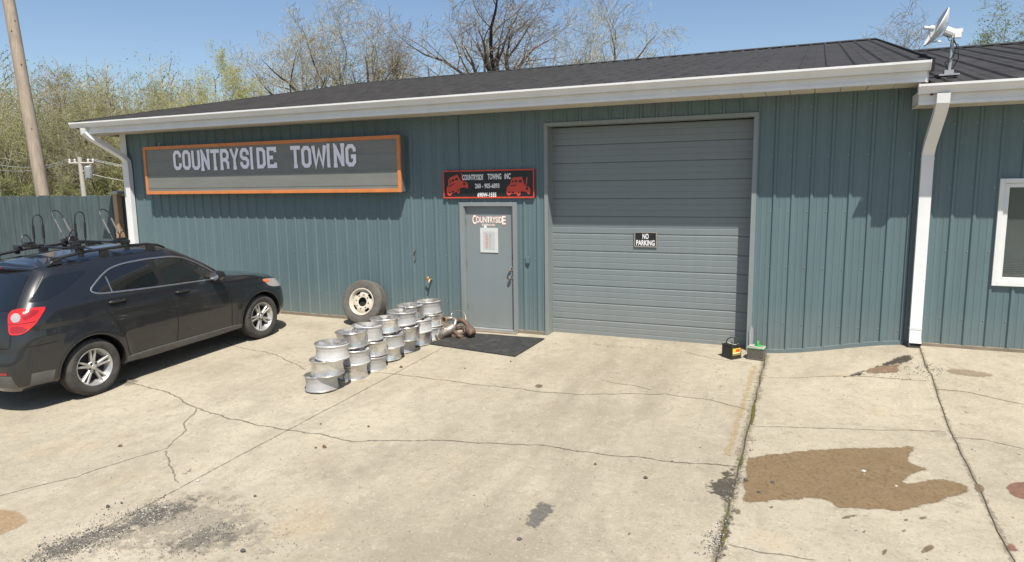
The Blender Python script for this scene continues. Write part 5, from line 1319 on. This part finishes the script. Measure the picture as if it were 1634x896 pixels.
mf = empty('exhaust_manifold', (ex1.x, ex1.y + .05, G(ex1.x, ex1.y))); tag(mf, 'rusty brown bent exhaust pipes and manifold heaped in front of the door', 'exhaust part')
mb = MB(); mb.tube(bez([(-.22, .12, .17), (-.16, .15, .25), (-.06, .14, .27), (.03, .12, .22), (.10, .10, .15)]), .042, 14); mb.build('pipe', M['rust'], mf, smooth=50)
mb = MB(); mb.tube([(.05, .10, .19), (.08, .09, .165), (.13, .06, .12), (.17, .03, .085), (.19, .02, .07)], [.045, .068, .078, .07, .045], 16); mb.build('muffler_can', M['rust'], mf, smooth=50)
mb = MB(); mb.tube(bez([(-.18, .02, .12), (-.10, -.02, .09), (-.02, -.05, .05), (.06, -.06, .035)]), [.034]*43, 12); mb.build('pipe', M['rust'], mf, smooth=50)
mb = MB(); mb.tube(bez([(-.14, .05, .14), (-.06, .10, .16), (.02, .06, .13), (.0, .0, .08), (-.08, .0, .07)]), .030, 12); mb.build('pipe', M['rust'], mf, smooth=50)
mb = MB(); mb.obox((-.20, .09, .16), (.03, .03, .02), (-.03, .05, .0), (.0, .01, .05)); mb.obox((.07, -.07, .02), (.05, .01, 0), (-.005, .03, 0), (0, 0, .012)); mb.obox((-.10, -.02, .05), (.06, .02, 0), (-.01, .04, .01), (0, 0, .02)); mb.build('flange', M['rust'], mf, bevel=.004)
mb = MB(); mb.tube(bez([(-.12, .02, .16), (-.02, .03, .20), (.05, -.02, .14), (.07, -.03, .06)], 8), .006, 6); mb.tube(bez([(-.24, .10, .10), (-.26, .05, .05), (-.20, .0, .02)], 6), .012, 6); mb.build('sensor_cable', M['black'], mf, smooth=50)

# ------------------------------------------------------------------ door mat
cs = [gp(680, 549), gp(742, 531.5), gp(869, 541), gp(822, 569.5)]
mt_ = MB(); n = 14
def matp(u, v, dz): 
    p = (cs[0]*(1-u) + cs[3]*u)*(1-v) + (cs[1]*(1-u) + cs[2]*u)*v
    e = .006*noise.noise(Vector((u*3, v*3, 8))); return (p.x, p.y, G(p.x, p.y) + dz + max(0, .006*noise.noise(Vector((u*4, v*4, 1)))))
for k, dz in ((0, .018), (1, .003)):
    for i in range(n+1):
        for j in range(n+1): mt_.v.append(matp(i/n, j/n, dz))
N1 = (n+1)**2
for i in range(n):
    for j in range(n):
        a = i*(n+1)+j; mt_.f.append((a, a+n+1, a+n+2, a+1)); mt_.m.append(0)
        if i == 0: mt_.f.append((a, a+1, N1+a+1, N1+a)); mt_.m.append(0)
        if i == n-1: b = a+n+1; mt_.f.append((b, N1+b, N1+b+1, b+1)); mt_.m.append(0)
        if j == 0: mt_.f.append((a, N1+a, N1+a+n+1, a+n+1)); mt_.m.append(0)
        if j == n-1: b = a+1; mt_.f.append((b, b+n+1, N1+b+n+1, N1+b)); mt_.m.append(0)
tag(mt_.build('door_mat', M['mat']), 'flat black rubber mat lying in front of the grey door', 'mat')

# ------------------------------------------------------------------ car batteries
def battery(px, py, rz, label, case, lid, dims, handle):
    f = gp(px, py); W3, D3, H3 = dims
    o = empty('car_battery', (f.x, f.y, G(f.x, f.y) + .004), rz); tag(o, label, 'battery')
    b = MB(); b.box(-W3/2, W3/2, -D3/2, D3/2, 0, H3*.86); b.box(-W3/2-.006, W3/2+.006, -D3/2-.006, D3/2+.006, 0.0, .018); cs_ = b.build('case', case, o, bevel=.005)
    b = MB(); b.box(-W3/2-.004, W3/2+.004, -D3/2-.004, D3/2+.004, H3*.862, H3*.93); b.box(-W3/2+.02, W3/2-.02, -D3/2+.015, D3/2-.02, H3*.9305, H3*.97); ld = b.build('lid', lid, o, bevel=.004)
    for s in (-1, 1):
        t = MB(); t.tube([(s*(W3/2-.04), D3/2-.035, H3*.93), (s*(W3/2-.04), D3/2-.035, H3*1.03)], [.010, .009], 10); t.build('terminal', M['steel'], ld)
    for k in range(2):
        t = MB(); t.box(-W3/2+.035 + k*(W3*.45), -W3/2+.035 + k*(W3*.45) + W3*.33, -.03, .01, H3*.9705, H3*.985); t.build('vent_cap', M['greyish'], ld, bevel=.002)
    if handle == 'strap':
        t = MB(); t.tube(bez([(-W3/2+.01, -.02, H3*.9), (-W3/2+.03, -.015, H3*1.22), (.0, 0, H3*1.42), (W3/2-.05, .0, H3*1.38), (W3/2-.045, .0, H3*.96)], 8), .007, 6); t.build('carry_strap', M['black'], o, smooth=50)
    else:
        t = MB(); t.obox((.02, -.02, H3*1.08), (.0, .0, .055), (.014, .012, 0), (-.004, .006, 0)); t.obox((.04, .01, H3*.985), (.05, .0, .0), (0, .04, 0), (0, 0, .006)); t.obox((.0, -.01, H3*1.17), (.015, .01, .028), (.008, .009, -.004), (-.003, .004, 0)); t.build('carry_handle', M['green'], o, bevel=.003)
        t = MB(); t.box(-W3/2+.01, -W3/2+.11, -D3/2+.012, D3/2-.015, H3*.9705, H3*.99); t.build('dusty_label', M['greyish'], ld)
        t = MB(); t.box(-W3/2-.006, W3/2+.006, -D3/2-.006, D3/2+.006, H3*.83, H3*.8615); t.build('lid_rim', M['green'], o, bevel=.002)
        for k in range(7):
            t = MB(); x = -W3/2 + .02 + k*(W3-.04)/6; t.box(x-.005, x+.005, -D3/2-.004, -D3/2-.0003, .03, H3*.80); t.build('rib', case, cs_)
    return o, cs_
W3, D3, H3 = .19, .17, .19
b1, c1 = battery(1167, 570, radians(-42), 'black car battery with yellow and red label by the garage door', M['batt'], M['batt'], (.20, .175, .205), 'strap')
for (y0, y1, z0, z1, mt) in ((-.07, .07, .055, .15, 'yellow'), (-.015, .055, .10, .135, 'labelred'), (-.06, .05, .078, .088, 'signtxt2'), (-.066, .066, .064, .074, 'batt')):
    t = MB(); e = {'yellow': .0012, 'labelred': .002, 'signtxt2': .002, 'batt': .0022}[mt]; t.box(.1, .1+e, y0, y1, z0, z1); t.build('label', M[mt], c1)
battery(1206.5, 572, radians(-8), 'dusty battery with bright green rim and handle beside the wall corner', M['battdusty'], M['greyish'], (.215, .165, .185), 'clip')
# ------------------------------------------------------------------ fence
FY = .42
fen = empty('board_fence', (-19, FY, -.1)); FO = Vector((-19, FY, -.1)); tag(fen, 'tall slate-painted dog-ear board fence running left from the garage corner', 'fence')
ftop = wp(100, 312, FY).z
bw = .142; me_list = []
for v in range(4):
    mb = MB(); h = ftop + .2 + (v-1.5)*.008; c = .022
    mb.prism([(.003, 0), (bw-.003, 0), (bw-.003, h-c), (bw-.003-c, h), (.003+c, h), (.003, h-c)], lambda a, b, d: (a, d, b), -.009, .009); me_list.append(mb.mesh('fence_board', M['fence']))
x = -14.05; i = 0
while x > -27:
    o = link('fence_board', me_list[rnd.randrange(4)], fen, Vector((x-bw, FY + rnd.uniform(-.003, .003), -.2)) - FO); o.rotation_euler = (0, rnd.uniform(-.004, .004), 0); x -= bw + .004; i += 1
for z in (.25, 1.1, 1.95):
    mb = MB(); mb.box(-27, -14.05, .011, .05, z, z+.09); mb.build('rail', M['fence'], fen, loc=Vector((0, FY, 0)) - FO)
for x in (-16.5, -19, -21.5, -24, -26.5):
    mb = MB(); mb.box(x, x+.09, .051, .14, -.3, ftop-.1); mb.build('post', M['fence'], fen, loc=Vector((0, FY, 0)) - FO)
gpst = empty('gate_post', (-13.9, .3, -.1)); tag(gpst, 'bare brown timber post with a small cap between fence and garage', 'post')
a = wp(187, 308, .3)
mb = MB(); mb.box(-.075, .05, -.06, .06, 0, a.z+.08); mb.build('post', M['lumber'], gpst, loc=(a.x+13.9, 0, 0))
mb = MB(); mb.prism([(-.14, 0), (.12, .0), (.12, .05), (-.0, .07)], lambda p, q, d: (p, d, q), -.09, .09); mb.build('cap', M['ptrim'], gpst, loc=(a.x+13.9, 0, a.z+.085))
for (px, pt, w, lb, tl) in ((198, 340, .10, 'short split plank leaning beside the brown timber post', .03), (205, 348, .13, 'shortest rough plank leaning against the garage corner', .02)):
    q = wp(px, pt, .2); mb = MB(); hh = q.z + .1
    mb.prism([(-w/2, 0), (w/2, 0), (w/2, hh*.93), (w*.2, hh), (-w*.1, hh*.97), (-w/2, hh*.99)], lambda p, r, d: (p, d, r), -.018, .018)
    o = mb.build('loose_plank', M['lumber']); o.location = (q.x, .2 + tl, -.1); o.rotation_euler = (-tl, tl, 0); tag(o, lb, 'plank')

# ------------------------------------------------------------------ utility poles and wires
def at(px, py, dep): return CAMP + ray(px, py)*(dep/FPX)
a = at(69, 312, 17.5); b = at(8, -30, 17.3); dd = b - a; base = a - dd*((a.z + .25)/dd.z); topp = a + dd*2.2
up_ = empty('utility_pole', base); tag(up_, 'thick leaning weathered wooden utility pole rising behind the fence', 'utility pole')
mb = MB(); n = 14; mb.tube([(topp-base)*(k/n) + Vector((.012*sin(k*2.1), 0, 0)) for k in range(n+1)], [.165 - .055*k/n for k in range(n+1)], 18); mb.build('shaft', M['pole'], up_, smooth=50)
for (px, py) in ((14, 30), (13, 47), (25, 100), (43, 204)):
    q = at(px, py, 17.2) - base; mb = MB(); t = .01
    k = q.z/(topp-base).z; ctr = (topp-base)*k; vdir = (CAMP - base - ctr).normalized(); sd2 = Vector((vdir.y, -vdir.x, 0))
    pos = ctr + vdir*(.163 - .055*k) + sd2*rnd.uniform(-.06, .06); mb.tube([pos - vdir*.03, pos + vdir*.02], .016, 8); mb.build('bolt', M['rust'], up_)
p1 = at(127, 250, 31); p0 = Vector((p1.x + .1, p1.y, -.2))
fp = empty('utility_pole', p0); tag(fp, 'slim distant utility pole with crossarm and transformer before the woods', 'utility pole')
M['greypole'] = pm('grey_pole_wood', (.42, .38, .33), .85)
mb = MB(); mb.tube([(0, 0, 0), (p1.x-p0.x, 0, p1.z+.2)], [.12, .095], 10); mb.build('shaft', M['greypole'], fp, smooth=50)
zc = at(127, 260, 31).z + .2; R2 = CR.copy(); R2.z = 0; R2.normalize()
mb = MB(); mb.tube([R2*-.58 + Vector((0, 0, zc)), R2*.56 + Vector((0, 0, zc))], .05, 6); mb.tube([R2*.5 + Vector((0, 0, zc)), Vector((0, 0, zc-.4))], .03, 5); mb.build('crossarm', M['greypole'], fp)
for k in (-.54, -.3, .3, .52):
    mb = MB(); q = R2*k + Vector((0, 0, zc)); mb.lathe([(.02, 0.03), (.05, .07), (.035, .11), (.05, .14), (.015, .19)], 8, Matrix.Translation(q)); mb.build('insulator', M['white'], fp)
zt = at(132, 284, 31).z + .2
mb = MB(); mb.lathe([(.0001, 0), (.16, 0), (.165, .03), (.165, .5), (.12, .55), (.0001, .56)], 16, Matrix.Translation(R2*.27 + Vector((0, 0, zt)))); mb.build('transformer', M['ptrim'], fp, smooth=40)
wires = [(at(-30, 255, 31), p0 + R2*-.54 + Vector((0, 0, zc+.19))), (at(-30, 266, 31), p0 + R2*-.3 + Vector((0, 0, zc+.19))), (p0 + R2*.52 + Vector((0, 0, zc+.19)), at(330, 258, 33)), (p0 + R2*.3 + Vector((0, 0, zc+.19)), at(330, 262, 33)), (p0 + Vector((0, 0, zt+.3)), at(330, 285, 32))]
wl_lab = ['upper wire running left from the distant pole', 'lower wire running left from the distant pole', 'upper wire running right from the distant pole to the garage side', 'middle wire running right from the distant pole', 'lowest wire running right from the transformer']
for (a, b), lb in zip(wires, wl_lab):
    mb = MB(); pts = []
    for k in range(13): t = k/12; pts.append(a.lerp(b, t) - Vector((0, 0, .35*4*t*(1-t))))
    mb.tube(pts, .010, 5); o = mb.build('power_line', M['ptrim']); tag(o, lb, 'wire', 'power lines')

# ------------------------------------------------------------------ trees
def leaf_mat(name, c1, c2):
    m, nt, p = base_mat(name); g = nt.nodes.new('ShaderNodeNewGeometry'); oi = nt.nodes.new('ShaderNodeObjectInfo')
    c = mixc(nt, ramp(nt, noise_t(nt, g.outputs['Position'], 1.3, 4), [(.35, 0.), (.65, 1.)]), c1, c2)
    nt.links.new(c, p.inputs['Base Color']); p.inputs['Roughness'].default_value = .75; p.inputs['Specular IOR Level'].default_value = .25
    tr = nt.nodes.new('ShaderNodeBsdfTranslucent'); nt.links.new(c, tr.inputs['Color']); mx = nt.nodes.new('ShaderNodeMixShader'); mx.inputs[0].default_value = .3
    out = nt.nodes['Material Output']; nt.links.new(p.outputs[0], mx.inputs[1]); nt.links.new(tr.outputs[0], mx.inputs[2]); nt.links.new(mx.outputs[0], out.inputs['Surface']); return m
M['bark'] = pm('grey_brown_bark', (.11, .086, .062), .9, 0, .3, 3, .4, 20, stretch=(4, 4, 1))
M['barkd'] = pm('dark_bark', (.055, .043, .033), .9, 0, .3, 3, .4, 20, stretch=(4, 4, 1))
M['twig'] = pm('pale_twigs', (.34, .30, .205), .85, 0, .25, 2)
M['twigd'] = pm('grey_twigs', (.22, .18, .135), .85, 0, .25, 2)
M['leafy'] = leaf_mat('yellow_green_leaves', (.27, .30, .07), (.36, .37, .11))
M['leafg'] = leaf_mat('spring_green_leaves', (.17, .235, .06), (.25, .31, .09))
M['leafo'] = leaf_mat('olive_leaves', (.22, .24, .075), (.30, .31, .11))
M['leafp'] = leaf_mat('pale_bud_leaves', (.42, .40, .22), (.5, .47, .28))
def make_tree(seed, H, r0, clear, spread, nl, leaves, lsize, lm, tm, bark, multi=1, dens=1., droop=0.):
    rg = random.Random(seed); tb = MB(); tw_ = MB(); lf = []
    def rv(s): return Vector((rg.gauss(0, s), rg.gauss(0, s), rg.gauss(0, s)))
    def leafpt(p, k):
        for _ in range(k):
            q = p + rv(lsize*1.6); a = rv(1).normalized(); b = a.cross(rv(1)).normalized(); s = lsize*rg.uniform(.5, 1.1)
            lf.append((q, a*s, b*s*.6))
    def grow(p, d, L, r, lvl):
        n = (7, 6, 5, 3, 2)[lvl]; pts = [p.copy()]; rs = [r]; q = p.copy(); dd = d.normalized()
        wob = (.07, .14, .18, .22, .3)[lvl]
        for i in range(n):
            dd = (dd + rv(wob) + Vector((0, 0, (.10, .10, .07, .03, -droop)[lvl]))).normalized(); q = q + dd*L/n; pts.append(q.copy()); rs.append(max(.007, r*(1 - .95*((i+1)/n)**1.9) if lvl < 2 else r*(1 - .75*(i+1)/n)))
        sides = (9, 6, 4, 3, 3)[lvl]
        (tb if lvl < 2 else tw_).tube(pts, rs, sides, False)
        if lvl == 4:
            if rg.random() < leaves: leafpt(pts[-1], rg.choice((2, 3, 4, 5)) if lsize > .046 else rg.choice((1, 2, 3))); leafpt(pts[1], 1)
            return
        cnt = (nl, int(7*dens+.5), int(6*dens+.5), int(6*dens+.5))[lvl]
        for k in range(cnt):
            t = (clear + (1-clear)*(k+rg.random())/cnt) if lvl == 0 else (.22 + .78*(k+rg.random())/cnt)
            x = min(n-1e-3, t*n); i = int(x); pp = pts[i].lerp(pts[i+1], x-i); ax = (pts[i+1]-pts[i]).normalized()
            sd = ax.cross(rv(1)).normalized(); ang = (spread, .75, .85, .9)[lvl]*rg.uniform(.7, 1.25)
            nd_ = ax*cos(ang) + sd*sin(ang)
            LL = (H*.46*(1.15-.6*t), L*.5*(1.2-.55*t), L*.55, L*.55)[lvl]*rg.uniform(.75, 1.2)
            grow(pp, nd_, LL, rs[i]*(.62, .55, .5, .55)[lvl]*(1-.2*(x-i)), lvl+1)
        if lvl == 0: grow(pts[-1], dd, H*.3, rs[-1], 1)
    for m in range(multi):
        a = 6.28*m/multi + rg.random(); tilt = 0 if multi == 1 else rg.uniform(.14, .32)
        grow(Vector((.25*cos(a), .25*sin(a), -.3)) if multi > 1 else Vector((0, 0, -.3)), Vector((cos(a)*tilt, sin(a)*tilt, 1)), H*(.66 if multi == 1 else .72)*rg.uniform(.9, 1), r0*(1 if multi == 1 else .7), 0)
    tw_.mi = 1
    for q, a, b in lf: tw_.add([q-a, q-b, q+a, q+b], [(0, 1, 2, 3)])
    tmh = tb.mesh('trunk', bark, 'all', False); cm = tw_.mesh('crown', [tm, lm], False, False)
    hmax = max(v[2] for v in tw_.v)
    return tmh, cm, hmax
PR = {}
PR['bareA'] = make_tree(11, 15, .36, .22, .55, 7, .30, .045, M['leafp'], M['twig'], M['barkd'], 1, 1.)
PR['bareB'] = make_tree(23, 15, .34, .25, .6, 7, .35, .045, M['leafp'], M['twig'], M['bark'], 1, 1.)
PR['bareM'] = make_tree(37, 16, .46, .35, .6, 5, .2, .045, M['leafp'], M['twigd'], M['barkd'], 3, .8)
PR['bareC'] = make_tree(41, 14, .30, .3, .5, 7, .1, .04, M['leafp'], M['twigd'], M['barkd'])
PR['budA'] = make_tree(53, 14, .18, .25, .7, 8, .9, .052, M['leafo'], M['twig'], M['bark'], 1, 1.)
PR['budB'] = make_tree(67, 14, .17, .15, .75, 9, .9, .055, M['leafy'], M['twig'], M['bark'], 1, 1.)
M['leafb'] = leaf_mat('bright_yellow_leaves', (.40, .42, .06), (.50, .50, .10))
PR['budY'] = make_tree(71, 14, .19, .15, .6, 9, 1., .06, M['leafb'], M['twig'], M['bark'], 1, 1.1)
PR['budC'] = make_tree(79, 13, .17, .2, .8, 8, .9, .055, M['leafg'], M['twigd'], M['bark'], 1, 1.)
PR['thin'] = make_tree(91, 13, .14, .3, .6, 7, .6, .05, M['leafo'], M['twig'], M['bark'], 1, .8)
PR['shrub'] = make_tree(97, 5, .08, .05, .9, 8, .8, .05, M['leafo'], M['twig'], M['bark'], 3, .75)
def tree(kind, px, pyt, dep, label, group, name='tree', wide=1., rz=None):
    tm, cm, h = PR[kind]; d = ray(px, pyt); hd = Vector((d.x, d.y, 0)); s = dep/hd.length; p = CAMP + d*s
    need = p.z + .2; o = empty(name, (p.x, p.y, -.2), rnd.uniform(0, 6.28) if rz is None else rz); k = need/h; o.scale = (k*wide, k*wide, k)
    link('trunk', tm, o); link('crown', cm, o); tag(o, label, 'tree' if name != 'shrub' else 'shrub', group); return o
G1 = 'budding trees rising behind the garage roof'; G2 = 'spring trees of the wood left of the garage'
tree('bareA', 452, 22, 46, 'leftmost slender bare tree directly behind the left end of the roof', G1, wide=1.25)
tree('bareB', 492, 6, 48, 'second bare budding tree from the left behind the roof', G1)
tree('bareA', 530, -18, 45, 'dark-trunked bare tree, third from the left behind the roof', G1, wide=1.25)
tree('bareB', 578, -22, 47, 'pale-barked bare tree, fourth from the left behind the roof', G1, wide=1.3)
tree('bareC', 612, 20, 46, 'thin crooked bare tree, fifth from the left behind the roof', G1)
tree('thin', 660, 58, 48, 'low yellow-budded tree right of the bare group behind the roof', G1, wide=1.1)
tree('bareM', 808, -95, 44, 'large dark many-stemmed bare tree behind the middle of the roof', G1, wide=1.35)
tree('bareB', 925, 8, 50, 'fine pale bare tree right of the large many-stemmed one', G1)
tree('bareA', 978, -48, 46, 'tall twin-limbed budding tree, rightmost over the main roof', G1, wide=1.3)
tree('bareC', 1445, 8, 52, 'far bare twiggy tree behind the right end of the main roof', G1, wide=1.2)
tree('budC', 1625, 0, 58, 'green leafy treetop over the annex roof at the right edge', None, wide=1.3)
tree('budY', 338, 62, 43, 'bright yellow-green leafy tree left of the roof end', G2, wide=.8)
lab2 = [('budA', -25, 105, 50), ('budB', 12, 118, 46), ('thin', 52, 78, 54), ('bareC', 100, 96, 52), ('budA', 135, 108, 50), ('bareB', 160, 112, 56), ('budB', 190, 118, 48), ('budA', 228, 106, 50), ('thin', 252, 112, 52), ('budC', 280, 122, 55), ('budA', 302, 140, 47), ('bareA', 385, 95, 55), ('budC', 75, 150, 47), ('budB', 215, 150, 46), ('thin', 150, 165, 46)]
desc = ['olive-budded tree at the left edge of the photo', 'yellow-green tree left of the thick leaning pole', 'tall thin-topped tree just right of the thick pole', 'bare grey twiggy tree right of the thick pole', 'olive tree above the distant pole', 'bare branching tree right above the distant pole', 'bushy yellow-green tree between distant pole and roof corner', 'olive leafed tree over the gutter end', 'thin airy tree right of the gutter end', 'green tree in the gap left of the yellow-green one', 'low olive tree against the roof slope', 'bare tree right of the yellow-green one', 'green understorey tree behind the thick pole', 'low yellow-green tree behind the gutter end', 'small thin tree in front of the wood by the distant pole']
for (k, px, py, dp), ds_ in zip(lab2, desc): tree(k, px, py, dp, ds_, G2)
shr = [(-10, 262, 45, 'leafy shrub at the left photo edge behind the fence'), (35, 272, 45, 'low shrub just left of the thick leaning pole'), (90, 268, 46, 'shrub between the thick pole and the distant pole'), (118, 282, 45, 'lowest shrub right behind the distant pole'), (165, 265, 46, 'shrub just right of the distant pole'), (205, 260, 46, 'shrub behind the white downspout at the garage corner'), (245, 182, 46, 'shrub hidden low behind the left roof end'), (290, 175, 45, 'shrub peeking over the roof below the yellow-green tree'), (60, 255, 48, 'shrub directly behind the thick leaning pole'), (180, 240, 48, 'taller shrub at the wood edge above the roof gutter end')]
for (px, py, dp, lb) in shr: tree('shrub', px, py, dp, lb, 'undergrowth shrubs at the wood edge', 'shrub')
# the wood behind: one mass of trunks, twigs and leaves
rg = random.Random(3); wd_ = MB()
for i in range(300):
    px = rg.uniform(-160, 430); dp = rg.uniform(58, 85); d = ray(px, 300); hd = Vector((d.x, d.y, 0)).normalized(); p = CAMP + hd*dp; p.z = -.3
    top = CAMP.z + dp*(.165 + .05*noise.noise(Vector((px*.02, 0, 3))) - .012*rg.random()*6)
    h = max(4, top*rg.uniform(.65, 1.02)); wd_.mi = 0; lx = rg.gauss(0, .05)
    wd_.tube([p, p + Vector((lx*h*.5, 0, h*.5)), p + Vector((lx*h, 0, h*.95))], [.14, .09, .02], 4, False)
    for k in range(34):
        t = rg.uniform(.12, 1.); c = p + Vector((lx*h*t, 0, h*t)); a = rg.random()*6.28; L = h*.22*(1.2-t*.8)*rg.uniform(.4, 1); e = c + Vector((cos(a)*L, sin(a)*L, L*.7)); wd_.mi = 0
        wd_.tube([c, e], [.03, .012], 3, False)
        for m in range(rg.choice((3, 5, 8, 10))):
            wd_.mi = rg.choice((1, 1, 2, 3)); q = e + Vector((rg.gauss(0, .5), rg.gauss(0, .5), rg.gauss(0, .45))); v1 = Vector((rg.gauss(0, 1), rg.gauss(0, 1), rg.gauss(0, 1))).normalized(); v2 = v1.cross(Vector((rg.gauss(0, 1), rg.gauss(0, 1), rg.gauss(0, 1)))).normalized(); s = rg.uniform(.045, .095)
            wd_.add([q-v1*s, q-v2*s*.6, q+v1*s, q+v2*s*.6], [(0, 1, 2, 3)])
for i in range(170):   # slim pale stems standing in front of the mass
    px = rg.uniform(-160, 400); dp = rg.uniform(50, 66); d = ray(px, 300); hd = Vector((d.x, d.y, 0)).normalized(); p = CAMP + hd*dp; p.z = -.3; h = rg.uniform(6, 11.5); lx, ly = rg.gauss(0, .06), rg.gauss(0, .06); wd_.mi = 0
    wd_.tube([p, p + Vector((lx*h*.45, ly*h*.3, h*.5)), p + Vector((lx*h, ly*h, h))], [rg.uniform(.06, .12), .06, .015], 5, False)
for i in range(20000):   # undergrowth
    px = rg.uniform(-160, 420); dp = rg.uniform(50, 72); d = ray(px, 300); hd = Vector((d.x, d.y, 0)).normalized(); q = CAMP + hd*dp; q.z = rg.uniform(0, 5.0)*rg.random()**.4 + .3
    if noise.noise(Vector((px*.02, q.z*.3, dp*.1))) < -.12: continue
    v1 = Vector((rg.gauss(0, 1), rg.gauss(0, 1), rg.gauss(0, 1))).normalized(); v2 = v1.cross(Vector((rg.gauss(0, 1), rg.gauss(0, 1), rg.gauss(0, 1)))).normalized(); s = rg.uniform(.045, .10); wd_.mi = rg.choice((1, 1, 2, 3))
    wd_.add([q-v1*s, q-v2*s*.6, q+v1*s, q+v2*s*.6], [(0, 1, 2, 3)])
tag(link('woodland', wd_.mesh('woodland', [M['twig'], M['leafo'], M['leafy'], M['leafg']], False, False)), 'hazy spring wood massed behind the fence on the left', 'wood', kind='stuff')
